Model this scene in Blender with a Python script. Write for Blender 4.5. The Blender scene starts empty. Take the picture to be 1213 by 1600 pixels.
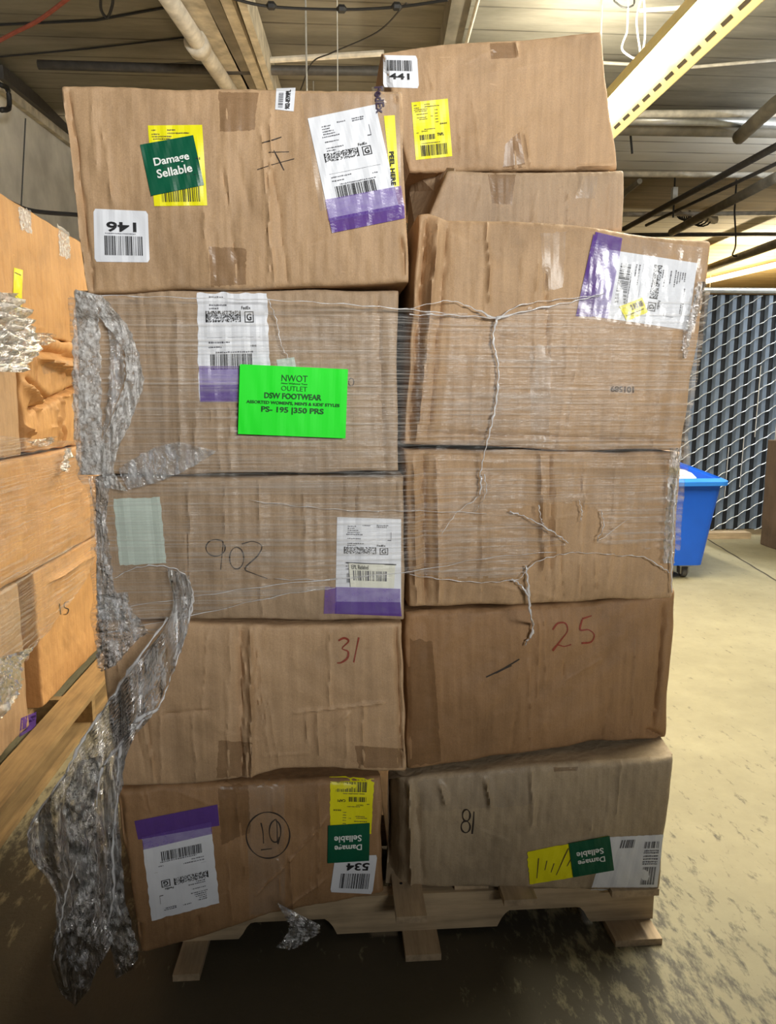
import bpy, math, random
import numpy as np
from math import radians as R
SC = bpy.context.scene; COL = SC.collection
# ------------------------------------------------------------------ camera, world, exposure
FPX = 1180.0; CAMH = 1.4; PITCH = 8.7; YAW = 4.0
cd = bpy.data.cameras.new('camera'); cam = bpy.data.objects.new('camera', cd); COL.objects.link(cam)
cam.location = (0, 0, CAMH); cam.rotation_euler = (R(90-PITCH), 0, R(-YAW))
cd.sensor_fit = 'VERTICAL'; cd.sensor_height = 36; cd.lens = FPX/1600*36; cd.clip_start = 0.02
SC.camera = cam
SC.view_settings.view_transform = 'Standard'; SC.view_settings.look = 'None'
SC.view_settings.gamma = 1; SC.view_settings.use_curve_mapping = False
SC.view_settings.exposure = 0.0
W = bpy.data.worlds.new('world'); SC.world = W; W.use_nodes = True
W.node_tree.nodes['Background'].inputs[0].default_value = (.75, .85, 1, 1)
W.node_tree.nodes['Background'].inputs[1].default_value = 0.02

def area(name, loc, rot, sx, sy, power, col, spread=180, parent=None):
    l = bpy.data.lights.new(name, 'AREA'); l.shape = 'RECTANGLE'; l.size = sx; l.size_y = sy
    l.energy = power; l.color = col; l.spread = R(spread)
    o = bpy.data.objects.new(name, l); COL.objects.link(o); o.location = loc; o.rotation_euler = rot
    if parent:
        o.parent = parent; o.location = tuple(loc[i]-parent.location[i] for i in range(3))
    return o
# added fill light behind the camera, spread narrowed to spare the floor
area('front_fill', (1.9, -3.3, 2.5), (R(93.5), 0, R(19)), 1.6, 1.0, 49, (1, .99, .94), 60)
FIX_W = 215; FILL_WARM = 72

# ------------------------------------------------------------------ projection helpers
def _rot():
    a = R(90-PITCH); z = R(-YAW)
    Rx = np.array([[1,0,0],[0,math.cos(a),-math.sin(a)],[0,math.sin(a),math.cos(a)]])
    Rz = np.array([[math.cos(z),-math.sin(z),0],[math.sin(z),math.cos(z),0],[0,0,1]])
    return Rz@Rx
MR = _rot(); CP = np.array([0,0,CAMH])
def ray(px, py):
    px = np.asarray(px, float); py = np.asarray(py, float)
    d = np.stack([(px-606.5)/FPX, (800-py)/FPX, -np.ones_like(px)], -1)
    return d@MR.T
def onZ(px, py, z): d = ray(px, py); return CP+d*((z-CAMH)/d[2])
def onY(px, py, y): d = ray(px, py); return CP+d*(y/d[1])
def onX(px, py, x): d = ray(px, py); return CP+d*(x/d[0])

# ------------------------------------------------------------------ object helpers
WL = {}
def mk(name, V, F, mat=None, parent=None, base=None, smooth=False):
    V = np.asarray(V, float).reshape(-1, 3)
    if parent is not None: org = WL[parent.name]
    elif base is not None: org = np.array(base, float)
    else:
        mn = V.min(0); mx = V.max(0); org = np.array([(mn[0]+mx[0])/2, (mn[1]+mx[1])/2, mn[2]])
    me = bpy.data.meshes.new(name); me.from_pydata((V-org).tolist(), [], [list(map(int, f)) for f in F]); me.validate()
    if mat: me.materials.append(mat)
    if smooth: me.shade_smooth()
    o = bpy.data.objects.new(name, me); COL.objects.link(o)
    if parent is not None:
        o.parent = parent; WL[o.name] = org
    else:
        o.location = org; WL[o.name] = org
    return o
def empty(name, loc):
    o = bpy.data.objects.new(name, None); COL.objects.link(o); o.location = loc; o.empty_display_size = .1
    WL[o.name] = np.array(loc, float); return o
def tag(o, label=None, cat=None, group=None, kind=None):
    if label: o['label'] = label
    if cat: o['category'] = cat
    if group: o['group'] = group
    if kind: o['kind'] = kind
    return o
class MB:
    def __init__(s): s.V = []; s.F = []
    def add(s, V, F):
        n = len(s.V); s.V += [tuple(v) for v in V]; s.F += [[i+n for i in f] for f in F]; return s
    def box(s, a, b, bev=0):
        x0,y0,z0 = a; x1,y1,z1 = b
        V = [(x0,y0,z0),(x1,y0,z0),(x1,y1,z0),(x0,y1,z0),(x0,y0,z1),(x1,y0,z1),(x1,y1,z1),(x0,y1,z1)]
        return s.add(V, [(0,3,2,1),(4,5,6,7),(0,1,5,4),(1,2,6,5),(2,3,7,6),(3,0,4,7)])
    def tube(s, pts, r, n=8, cap=True):
        P = [np.array(p, float) for p in pts]; rr = r if hasattr(r, '__len__') else [r]*len(P)
        V = []; up0 = None
        for i, p in enumerate(P):
            t = P[min(i+1, len(P)-1)]-P[max(i-1, 0)]; t = t/(np.linalg.norm(t)+1e-9)
            up = np.array([0,0,1.]) if abs(t[2]) < .9 else np.array([1.,0,0])
            a = np.cross(t, up); a /= np.linalg.norm(a); b = np.cross(a, t)
            for k in range(n):
                th = 2*math.pi*k/n; V.append(p+rr[i]*(a*math.cos(th)+b*math.sin(th)))
        F = []
        for i in range(len(P)-1):
            for k in range(n):
                F.append((i*n+k, i*n+(k+1)%n, (i+1)*n+(k+1)%n, (i+1)*n+k))
        if cap: F.append(tuple(range(n))[::-1]); F.append(tuple(range((len(P)-1)*n, len(P)*n)))
        return s.add(V, F)
    def bar(s, p0, p1, w, h):
        p0 = np.array(p0, float); p1 = np.array(p1, float); t = p1-p0; t /= np.linalg.norm(t)
        a = np.cross(t, [0,0,1.]); a /= np.linalg.norm(a); b = np.cross(a, t)
        V = [p+a*sx*w/2+b*sz*h/2 for p in (p0, p1) for sx, sz in ((-1,-1),(1,-1),(1,1),(-1,1))]
        return s.add(V, [(3,2,1,0),(4,5,6,7),(0,1,5,4),(1,2,6,5),(2,3,7,6),(3,0,4,7)])
    def build(s, name, mat, parent=None, base=None, smooth=False): return mk(name, s.V, s.F, mat, parent, base, smooth)
def spline(pts, n=8):
    P = [np.array(p, float) for p in pts]
    if len(P) < 3: return [P[0]+(P[-1]-P[0])*i/n for i in range(n+1)]
    Q = [2*P[0]-P[1]]+P+[2*P[-1]-P[-2]]; out = []
    for i in range(1, len(Q)-2):
        for k in range(n):
            t = k/n; a,b,c,d = Q[i-1],Q[i],Q[i+1],Q[i+2]
            out.append(.5*((2*b)+(c-a)*t+(2*a-5*b+4*c-d)*t*t+(3*b-a-3*c+d)*t**3))
    return out+[P[-1]]
def sn(x, y, seed, sc, n=7, ax=1., ay=1.):
    r = np.random.RandomState(seed); v = 0
    for i in range(n):
        th = r.rand()*6.283; k = 6.283/sc*(.5+1.1*r.rand()); v = v+np.sin((x*math.cos(th)*ax+y*math.sin(th)*ay)*k+r.rand()*6.283)
    return v/n**.5*.8
def lerp_poly(pts, n=None):
    p = np.array(pts, float); return p

# ------------------------------------------------------------------ materials
def newmat(name):
    m = bpy.data.materials.new(name); m.use_nodes = True; nt = m.node_tree
    return m, nt, nt.nodes['Principled BSDF']
def N(nt, t, **kw):
    n = nt.nodes.new(t)
    for k, v in kw.items():
        if k in n.inputs: n.inputs[k].default_value = v
        else: setattr(n, k, v)
    return n
def ramp(nt, src, stops):
    r = N(nt, 'ShaderNodeValToRGB'); e = r.color_ramp.elements
    while len(e) < len(stops): e.new(.5)
    for i, (p, c) in enumerate(stops):
        e[i].position = p; e[i].color = (*c, 1) if len(c) == 3 else c
    nt.links.new(src, r.inputs[0]); return r
def mixc(nt, fac, a, b, mode='MIX'):
    m = N(nt, 'ShaderNodeMix', data_type='RGBA', blend_type=mode)
    for s, v in ((m.inputs[0], fac), (m.inputs[6], a), (m.inputs[7], b)):
        if hasattr(v, 'links'): nt.links.new(v, s)
        elif isinstance(v, tuple): s.default_value = (*v, 1) if len(v) == 3 else v
        else: s.default_value = v
    return m.outputs[2]
def coords(nt, scale=(1,1,1), kind='Object', rot=(0,0,0)):
    tc = N(nt, 'ShaderNodeTexCoord'); mp = N(nt, 'ShaderNodeMapping'); mp.inputs['Scale'].default_value = scale
    mp.inputs['Rotation'].default_value = rot
    nt.links.new(tc.outputs[kind], mp.inputs[0]); return mp.outputs[0]
def noise(nt, vec, scale, detail=4, rough=.55):
    n = N(nt, 'ShaderNodeTexNoise', Scale=scale, Detail=detail, Roughness=rough); nt.links.new(vec, n.inputs['Vector']); return n.outputs['Fac']
def bump(nt, b, h, strength=.3, dist=.002, prev=None):
    n = N(nt, 'ShaderNodeBump', Strength=strength, Distance=dist); nt.links.new(h, n.inputs['Height'])
    if prev: nt.links.new(prev, n.inputs['Normal'])
    if b: nt.links.new(n.outputs[0], b.inputs['Normal'])
    return n.outputs[0]
def solid(name, col, rough=.6, metal=0, spec=.4, vary=.12, sc=20):
    m, nt, b = newmat(name); v = coords(nt); n = noise(nt, v, sc)
    r = ramp(nt, n, [(.25, tuple(c*(1-vary) for c in col)), (.75, tuple(min(1, c*(1+vary)) for c in col))])
    nt.links.new(r.outputs[0], b.inputs['Base Color']); b.inputs['Roughness'].default_value = rough
    b.inputs['Metallic'].default_value = metal; b.inputs['Specular IOR Level'].default_value = spec
    return m
_cb = {}
def cardboard(col, key, stain=.25):
    if key in _cb: return _cb[key]
    m, nt, b = newmat('cardboard_'+key)
    big = noise(nt, coords(nt), 4.5, 5, .6)
    c = ramp(nt, big, [(.28, tuple(x*(1-stain) for x in col)), (.5, col), (.75, tuple(min(1, x*1.10) for x in col))]).outputs[0]
    st = noise(nt, coords(nt, (60, 60, 3)), 1.0, 3, .6)
    c = mixc(nt, .5, c, ramp(nt, st, [(.3, (.40,.39,.38)), (.7, (.60,.60,.60))]).outputs[0], 'OVERLAY')
    fib = noise(nt, coords(nt), 420, 2)
    c = mixc(nt, .25, c, ramp(nt, fib, [(.3, (.3,.3,.3)), (.7, (.7,.7,.7))]).outputs[0], 'OVERLAY')
    sc = noise(nt, coords(nt, (14, 14, 90), rot=(.1,.0,.0)), 1.0, 2)   # rare scuffs
    sm = ramp(nt, sc, [(.74, (0,0,0)), (.80, (1,1,1))]).outputs[0]
    c = mixc(nt, sm, c, tuple(min(1, x*1.25+.02) for x in col))
    at = N(nt, 'ShaderNodeAttribute', attribute_name='wear'); wm_ = N(nt, 'ShaderNodeMath', operation='MULTIPLY'); wm_.inputs[1].default_value = .8; nt.links.new(at.outputs['Fac'], wm_.inputs[0])
    c = mixc(nt, wm_.outputs[0], c, tuple(min(1, x*1.35+.06) for x in col))
    nt.links.new(c, b.inputs['Base Color']); b.inputs['Roughness'].default_value = .62; b.inputs['Specular IOR Level'].default_value = .35
    p = bump(nt, None, st, .5, .003)
    p2 = bump(nt, None, noise(nt, coords(nt), 9, 4), .5, .02, p)
    bump(nt, b, fib, .25, .001, p2)
    _cb[key] = m; return m
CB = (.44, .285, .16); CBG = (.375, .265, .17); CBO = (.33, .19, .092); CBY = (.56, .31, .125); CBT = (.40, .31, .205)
M_LABEL = solid('label_paper', (.78, .80, .86), .45, vary=.04)
M_LABEL2 = solid('relabel_paper', (.80, .80, .70), .45, vary=.04)
M_PALE = solid('pale_paper', (.52, .60, .54), .6, vary=.06)
M_YEL = solid('yellow_sticker', (.86, .80, .01), .4, vary=.04)
M_GRN = solid('green_sticker', (.005, .10, .05), .35, vary=.12)
M_NEON = solid('neon_paper', (.015, .93, .025), .6, vary=.02)
M_INK = solid('black_ink', (.015, .015, .018), .6)
M_INKG = solid('faded_ink', (.12, .12, .14), .6)
M_INKB = solid('stamp_ink', (.10, .065, .04), .6)
M_DKGRN = solid('green_sign_ink', (.005, .10, .015), .6)
M_WHT = solid('white_ink', (.85, .88, .85), .5, vary=.03)
M_RED = solid('red_marker', (.25, .04, .02), .6, vary=.3, sc=150)
M_PEN = solid('pen_ink', (.035, .025, .02), .6, vary=.2)
M_MARK = solid('marker_purple_black', (.05, .03, .06), .5)
def clearish(name, col, alpha, rough=.12, bstr=.5, bsc=(60,60,60), streak=None, gl=.25, aspread=.12, dist=.004):
    m, nt, b = newmat(name); nt.nodes.remove(b); out = nt.nodes['Material Output']
    v = coords(nt, bsc); n = noise(nt, v, 1.0, 5, .6)
    bm = N(nt, 'ShaderNodeBump', Strength=bstr, Distance=dist); nt.links.new(n, bm.inputs['Height'])
    if streak:
        s = noise(nt, coords(nt, streak[0]), 1.0, 5, .65)
        bm2 = N(nt, 'ShaderNodeBump', Strength=.6, Distance=.003); nt.links.new(s, bm2.inputs['Height']); nt.links.new(bm.outputs[0], bm2.inputs['Normal']); bm = bm2
        f = ramp(nt, s, [(streak[1], (max(0, alpha-aspread),)*3), (streak[2], (min(1, alpha+aspread),)*3)]).outputs[0]
    else:
        f = ramp(nt, n, [(.35, (max(0, alpha-aspread),)*3), (.7, (min(1, alpha+aspread),)*3)]).outputs[0]
    tr = N(nt, 'ShaderNodeBsdfTransparent'); di = N(nt, 'ShaderNodeBsdfDiffuse', Color=(*col, 1)); gs = N(nt, 'ShaderNodeBsdfGlossy', Roughness=rough)
    nt.links.new(bm.outputs[0], gs.inputs['Normal']); nt.links.new(bm.outputs[0], di.inputs['Normal'])
    if name.startswith('stretch'):
        tl = N(nt, 'ShaderNodeBsdfTranslucent', Color=(*col, 1)); md = N(nt, 'ShaderNodeMixShader'); md.inputs[0].default_value = .2
        nt.links.new(di.outputs[0], md.inputs[1]); nt.links.new(tl.outputs[0], md.inputs[2]); di = md
    m1 = N(nt, 'ShaderNodeMixShader'); nt.links.new(f, m1.inputs[0]); nt.links.new(tr.outputs[0], m1.inputs[1]); nt.links.new(di.outputs[0], m1.inputs[2])
    lw = N(nt, 'ShaderNodeLayerWeight', Blend=.25); nt.links.new(bm.outputs[0], lw.inputs['Normal'])
    mr = N(nt, 'ShaderNodeMapRange'); nt.links.new(lw.outputs['Fresnel'], mr.inputs[0]); mr.inputs[3].default_value = gl*.35; mr.inputs[4].default_value = min(1, gl*2.2)
    m2 = N(nt, 'ShaderNodeMixShader'); nt.links.new(mr.outputs[0], m2.inputs[0]); nt.links.new(m1.outputs[0], m2.inputs[1]); nt.links.new(gs.outputs[0], m2.inputs[2])
    nt.links.new(m2.outputs[0], out.inputs[0]); return m
M_FILM = clearish('stretch_film', (.8,.77,.73), .13, .22, .12, (30,30,60), ((2.0,2.0,190), .46, .66), .07, .22)
M_FILM2 = clearish('stretch_film_crinkled', (.95,.97,1), .31, .10, .8, (60,60,16), None, .46, .27, .014)
M_FILM3 = clearish('stretch_film_bunched', (1,1,1), .54, .14, .8, (70,70,70), None, .36, .38, .01)
M_STR = clearish('stretch_film_rope', (.97,.97,1), .75, .12, .5, (60,60,30), None, .22, .15, .006)
M_POUCH = clearish('clear_pouch', (.85,.85,.85), .07, .16, .22, (35,35,50), None, .05, .05)
M_PURP = clearish('purple_pouch', (.22,.12,.50), .52, .2, .2, (35,35,50), None, .05, .08)
M_PURP2 = clearish('purple_pouch_dense', (.13,.06,.34), .76, .2, .2, (35,35,50), None, .05, .06)
M_TAPE = clearish('brown_tape', (.25,.14,.065), .36, .3, .15, (12,12,50), None, .05, .06)
M_TAPEC = clearish('clear_tape', (.55,.48,.40), .14, .3, .2, (40,40,20), None, .06, .06)
def wood(name, col, sc=(3,40,40)):
    m, nt, b = newmat(name); n = noise(nt, coords(nt, sc), 1.0, 6, .65); k = noise(nt, coords(nt), 7, 3)
    c = ramp(nt, n, [(.25, tuple(x*.55 for x in col)), (.55, col), (.8, tuple(min(1, x*1.25) for x in col))]).outputs[0]
    c = mixc(nt, .45, c, ramp(nt, k, [(.3, (.3,.3,.3)), (.7, (.65,.65,.65))]).outputs[0], 'OVERLAY')
    nt.links.new(c, b.inputs['Base Color']); b.inputs['Roughness'].default_value = .75; bump(nt, b, n, .4, .003); return m
M_WOODX = wood('pallet_wood_across', (.50,.375,.235), (3,40,40)); M_WOODY = wood('pallet_wood_along', (.47,.35,.225), (40,3,40))
def mat_floor():
    m, nt, b = newmat('concrete_floor'); v = coords(nt)
    n1 = noise(nt, v, 1.1, 6, .6); n2 = noise(nt, v, 7, 6, .7); n3 = noise(nt, coords(nt, (30, 11, 5), rot=(0,0,.5)), 1., 5, .7)
    c = ramp(nt, n1, [(.3, (.24,.212,.13)), (.7, (.32,.285,.18))]).outputs[0]
    c = mixc(nt, .35, c, ramp(nt, n2, [(.3, (.36,.35,.33)), (.7, (.63,.63,.62))]).outputs[0], 'OVERLAY')
    # dirt and scuffs, thickened round the pallets to paint in the stack's shade
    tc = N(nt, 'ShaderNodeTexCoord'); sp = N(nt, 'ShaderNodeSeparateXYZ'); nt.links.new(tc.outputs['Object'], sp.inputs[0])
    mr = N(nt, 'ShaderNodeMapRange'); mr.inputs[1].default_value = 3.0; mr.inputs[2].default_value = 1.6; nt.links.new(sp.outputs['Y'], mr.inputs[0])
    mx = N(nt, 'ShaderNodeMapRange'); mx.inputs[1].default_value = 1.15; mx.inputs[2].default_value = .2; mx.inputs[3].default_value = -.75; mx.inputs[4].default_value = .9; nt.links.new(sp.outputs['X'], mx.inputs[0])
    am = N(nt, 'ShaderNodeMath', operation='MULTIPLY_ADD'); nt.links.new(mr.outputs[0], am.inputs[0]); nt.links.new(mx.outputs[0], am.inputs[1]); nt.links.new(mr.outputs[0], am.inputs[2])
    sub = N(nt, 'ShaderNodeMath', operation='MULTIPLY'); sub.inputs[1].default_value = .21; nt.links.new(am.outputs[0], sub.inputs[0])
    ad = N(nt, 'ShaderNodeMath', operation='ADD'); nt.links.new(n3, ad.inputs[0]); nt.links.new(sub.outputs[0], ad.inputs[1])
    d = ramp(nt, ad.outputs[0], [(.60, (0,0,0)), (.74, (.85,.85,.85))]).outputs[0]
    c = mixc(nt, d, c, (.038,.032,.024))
    nt.links.new(c, b.inputs['Base Color']); b.inputs['Roughness'].default_value = .6; b.inputs['Specular IOR Level'].default_value = .35
    p = bump(nt, None, n2, .35, .01); bump(nt, b, n3, .3, .006, p); return m
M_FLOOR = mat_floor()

# ------------------------------------------------------------------ structure
def struct(o): o['kind'] = 'structure'; return o
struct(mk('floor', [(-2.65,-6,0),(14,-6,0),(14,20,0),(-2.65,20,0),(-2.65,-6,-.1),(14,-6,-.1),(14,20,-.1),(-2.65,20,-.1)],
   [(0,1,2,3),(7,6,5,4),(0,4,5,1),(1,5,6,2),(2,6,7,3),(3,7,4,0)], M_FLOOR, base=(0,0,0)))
def mat_ceiling():
    m, nt, b = newmat('ceiling_boards'); tc = N(nt, 'ShaderNodeTexCoord'); sp = N(nt, 'ShaderNodeSeparateXYZ'); nt.links.new(tc.outputs['Object'], sp.inputs[0])
    mr = N(nt, 'ShaderNodeMapRange'); mr.inputs[2].default_value = 20; nt.links.new(sp.outputs['Y'], mr.inputs[0])
    dk = (.21,.195,.155); wt = (.80,.79,.74); br = (.27,.22,.14); og = (.55,.42,.20)  # og paints the warm lamp light into the far boards
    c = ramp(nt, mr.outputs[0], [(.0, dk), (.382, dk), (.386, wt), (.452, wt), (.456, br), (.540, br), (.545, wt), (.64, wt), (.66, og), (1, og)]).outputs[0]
    n = noise(nt, coords(nt, (1.2, 6, 1)), 1., 5, .7)
    c = mixc(nt, .8, c, ramp(nt, n, [(.3, (.30,.29,.27)), (.7, (.62,.62,.62))]).outputs[0], 'OVERLAY')
    w = N(nt, 'ShaderNodeMath', operation='FRACT'); w2 = N(nt, 'ShaderNodeMath', operation='MULTIPLY'); w2.inputs[1].default_value = 3.1
    nt.links.new(sp.outputs['Y'], w2.inputs[0]); nt.links.new(w2.outputs[0], w.inputs[0])
    g = ramp(nt, w.outputs[0], [(.0, (1,1,1)), (.05, (1,1,1)), (.07, (0,0,0)), (1, (0,0,0))]).outputs[0]
    n4 = noise(nt, coords(nt, (2,2,2)), 1., 3); gm = ramp(nt, n4, [(.35, (.25,)*3), (.6, (.9,)*3)]).outputs[0]
    g2 = mixc(nt, 1., g, gm, 'MULTIPLY')
    c = mixc(nt, g2, c, (.07,.06,.045))
    nt.links.new(c, b.inputs['Base Color']); b.inputs['Roughness'].default_value = .8; bump(nt, b, n, .3, .02); return m
MB().box((-2.65,.2,4.0),(14,20,4.12)).build('ceiling', mat_ceiling(), base=(0,0,0)); struct(bpy.data.objects['ceiling'])
M_WALL = solid('painted_wall', (.66,.64,.59), .8, vary=.25, sc=3)
struct(MB().box((-2.80,-1,0),(-2.65,20,4.12)).build('wall_left', M_WALL))
struct(MB().box((-2.8,20,0),(14,20.15,4.12)).build('wall_back', solid('warm_wall', (.6,.5,.33), .8)))
struct(MB().box((14,-1,0),(14.15,20.15,4.12)).build('wall_right', M_WALL))
b_ = MB()
p0 = onZ(1105,842,.001); p1 = onZ(1213,905,.001); p2 = onZ(1260,935,.001)
d_ = (p2-p0)/np.linalg.norm(p2-p0); n_ = np.array([-d_[1], d_[0], 0])*.009
V = []; 
for t in np.linspace(0, 1, 30):
    p = p0+(p2-p0)*t+n_*math.sin(t*40)*.3; V += [p-n_, p+n_]
F = [(2*i, 2*i+1, 2*i+3, 2*i+2) for i in range(29)]
struct(mk('trim_1', V, F, solid('joint_dark', (.06,.05,.035), .9)))
# ceiling joists, pipes, conduits
M_PIPEW = solid('painted_pipe', (.62,.58,.50), .5, vary=.3, sc=14)
M_PIPED = solid('dark_pipe', (.06,.055,.05), .5, vary=.3)
M_PIPES = solid('silver_pipe', (.55,.56,.55), .35, .6, vary=.15)
M_BEAM = solid('old_beam_paint', (.50,.45,.35), .75, vary=.45, sc=9)
M_BEAMD = solid('dark_beam_paint', (.20,.18,.14), .8, vary=.4, sc=6)
M_RUST = solid('rust_red_wire', (.30,.07,.04), .6, vary=.3)
M_WIRE = solid('black_cable', (.02,.02,.02), .5); M_WIREW = solid('white_wire', (.65,.65,.60), .5)
def beam(px0, px1, w, h, z, mat, name, label, cat='beam', ext=(.6, .6), group=None):
    a = onZ(*px0, z); b = onZ(*px1, z); d = (b-a)/np.linalg.norm(b-a)
    return tag(MB().bar(a-d*ext[0], b+d*ext[1], w, h).build(name, mat), label, cat, group)
a = onZ(265,0,3.72); b = onZ(352,130,3.72); d = (b-a)/np.linalg.norm(b-a); c = onZ(309,70,3.72)
pr = empty('ceiling_pipe', tuple(a)); tag(pr, 'thick pale painted pipe with a coupling, under the ceiling above the left boxes', 'pipe')
MB().tube([a-d*1.2, b+d*1.2], .055, 16).build('pipe_run', M_PIPEW, pr, smooth=True)
MB().tube([c-d*.06, c-d*.055, c+d*.055, c+d*.06], [.055,.078,.078,.055], 16).build('coupling', M_PIPEW, pr, smooth=True)
beam((305,0),(378,137), .22, .2, 3.88, M_BEAM, 'ceiling_beam', 'widest flaking beam, right beside the thick pipe with the coupling', group=None)
beam((340,0),(402,137), .09, .16, 3.86, M_BEAMD, 'ceiling_beam', 'dark narrow beam between two pale flaking ones')
beam((362,0),(415,137), .07, .18, 3.84, M_BEAM, 'ceiling_beam', 'pale flaking beam, middle one of the bundle beside the pipe')
beam((385,0),(429,137), .05, .2, 3.82, M_BEAM, 'ceiling_beam', 'rightmost pale rusty beam of the bundle beside the pipe')
beam((716,0),(702,70), .12, .22, 3.88, M_BEAMD, 'ceiling_beam', 'dark beam end showing behind the topmost right box')
tag(MB().tube([onZ(750,-10,3.75), onZ(728,72,3.75)], .012).build('conduit', M_PIPEW), 'thin pale conduit beside the dark beam behind the topmost right box', 'conduit')
tag(MB().tube([onZ(250,104,3.85), onZ(420,94,3.85), onZ(600,83,3.85)], .022).build('conduit', M_PIPEW), 'long white conduit running crosswise behind the beam bundle', 'conduit')
tag(MB().tube([onZ(60,101,3.8), onZ(340,109,3.8), onZ(600,111,3.8)], .035).build('ceiling_pipe', M_PIPED, smooth=True), 'black pipe running crosswise below the long white conduit', 'pipe')
tag(MB().tube([onZ(-20,40,3.99), onZ(150,32,3.99), onZ(270,10,3.99)], .008).build('cable', M_WIRE), 'thin black cable along the dark ceiling, upper left', 'cable')
tag(MB().tube([onZ(-10,90,3.99), onZ(140,76,3.99), onZ(295,58,3.99)], .006).build('cable', M_WIRE), 'thin dark cable along the ceiling just left of the pipe coupling', 'cable')
tag(MB().tube(spline([onZ(-30,80,3.6), onZ(15,55,3.6), onZ(60,32,3.6), onZ(110,-5,3.6)]), .012).build('cable', M_RUST), 'reddish cable hanging across the top left corner', 'cable')
tag(MB().tube(spline([onZ(158,-10,3.7), onZ(158,15,3.7), onZ(168,27,3.7), onZ(176,5,3.7), onZ(174,-15,3.7)]), .009).build('cable', M_WIRE), 'black cable loop dangling from the top edge', 'cable')
def P3(x, y, Y): return onY(x, y, Y)
tag(MB().tube(spline([P3(-30,290,4.6), P3(20,318,4.6), P3(55,330,4.6), P3(125,336,4.6)]), .012).build('cable', M_WIRE), 'thick black cable crossing the wall above the left pallet load', 'cable')
tag(MB().tube([P3(40,185,4.6), P3(33,328,4.6)], .004, 5).build('wire', M_WIRE), 'thin wire holding up the thick black cable at left', 'wire')
cc = spline([onZ(350,-6,3.6), onZ(420,10,3.6), onZ(530,15,3.6), onZ(620,11,3.6), onZ(700,0,3.6)])
cr = empty('overhead_cable', tuple(cc[0])); tag(cr, 'black overhead cable with small dark clips, top middle', 'cable')
MB().tube(cc, .008, 6).build('cable_run', M_WIRE, cr)
for q in ((424,9),(534,14),(620,10)):
    p = onZ(*q, 3.6); MB().tube([p-[.03,0,0], p-[.015,0,0], p+[.015,0,0], p+[.03,0,0]], [.006,.024,.024,.006], 8).build('clip', M_WIRE, cr)
tag(MB().tube(spline([onZ(635,5,3.7), onZ(590,50,3.7), onZ(520,82,3.7), onZ(488,98,3.7), onZ(470,140,3.7)]), .005, 5).build('cable', M_WIRE), 'thin dark cable drooping diagonally above the left boxes', 'cable')
tag(MB().tube([[*P3(528,86,5)[:2],4.0], P3(528,148,5)], .003, 5).build('wire', M_WIREW), 'thin white wire hanging behind the topmost left box', 'wire')
# sloped ledge beam on left wall
tag(MB().bar(onX(-5,112,-2.6), onX(150,238,-2.6), .1, .1).build('ledge_pipe', M_PIPED), 'dark rail running along the top of the left wall', 'rail')
tag(MB().bar(onX(-5,128,-2.62), onX(150,250,-2.62), .05, .12).build('ledge_pipe', M_BEAM), 'pale flaking rail just below the dark one on the left wall', 'rail')
tag(MB().tube(spline([onX(0,132,-2.5), onX(12,140,-2.5), onX(14,168,-2.5), onX(2,172,-2.5)]), .02).build('bracket', M_WIRE, smooth=True), 'bent black bracket on the left wall at the picture edge', 'bracket')
# far right: ducts, pipes, diagonals
def tp(pts, r, mat, name, label, cat='pipe', z=3.8, group=None):
    return tag(MB().tube([onZ(x, y, z) for x, y in pts], r, 10).build(name, mat, smooth=True), label, cat, group)
tp([(960,178),(1230,177)], .03, M_PIPEW, 'ceiling_pipe', 'slim cream pipe, highest of the crosswise run right of the light')
tp([(960,187),(1100,188),(1240,194)], .045, M_PIPES, 'ceiling_pipe', 'silver pipe, brightest crosswise pipe right of the strip light')
tp([(960,198),(1240,203)], .07, M_BEAMD, 'ceiling_pipe', 'thick grey duct pipe just under the silver pipe')
tp([(960,272),(1240,274)], .03, M_PIPEW, 'ceiling_pipe', 'pale crosswise pipe at the lower edge of the first white ceiling band')
tp([(970,335),(1240,333)], .03, M_PIPEW, 'ceiling_pipe', 'rusty pale pipe above the second white ceiling band')
tp([(970,367),(1240,366)], .03, M_PIPED, 'ceiling_pipe', 'dark crosswise pipe over the orange lit ceiling')
tp([(1080,105),(1230,92)], .012, M_PIPEW, 'conduit', 'thin pale conduit just right of the strip light', 'conduit', 3.95)
tp([(940,98),(1000,101)], .012, M_PIPEW, 'conduit', 'short white conduit left of the strip light', 'conduit', 3.95)
tp([(1000,16),(1060,12),(1120,6)], .014, M_PIPEW, 'conduit', 'cream conduit passing behind the top of the strip light', 'conduit', 3.95)
for q0, q1, r, m, l in (((1215,228),(975,358),.035,M_PIPED,'dark diagonal pipe, upper left one of those under the right ceiling'),
                     ((1215,255),(1010,352),.02,M_PIPED,'thin dark diagonal pipe below the upper dark one'),
                     ((1215,276),(1050,363),.055,M_BEAMD,'thick grey diagonal pipe ending in a lamp hood'),
                     ((1215,380),(1095,424),.07,M_BEAMD,'lowest thick diagonal pipe over the orange ceiling'),
                     ((1215,160),(1155,215),.06,M_BEAMD,'grey diagonal brace near the right edge beside the silver pipe')):
    a = onZ(*q0, 3.7); b = onZ(*q1, 3.7)
    tag(MB().tube([a, b], r, 10).build('diagonal_pipe', m, smooth=True), l, 'pipe')
tag(MB().tube([onZ(1000,283,3.7), onZ(978,300,3.7), onZ(955,330,3.7)], .03, 8).build('diagonal_pipe', M_BEAMD), 'grey diagonal strut behind the right end of the topmost boxes', 'pipe')
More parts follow.
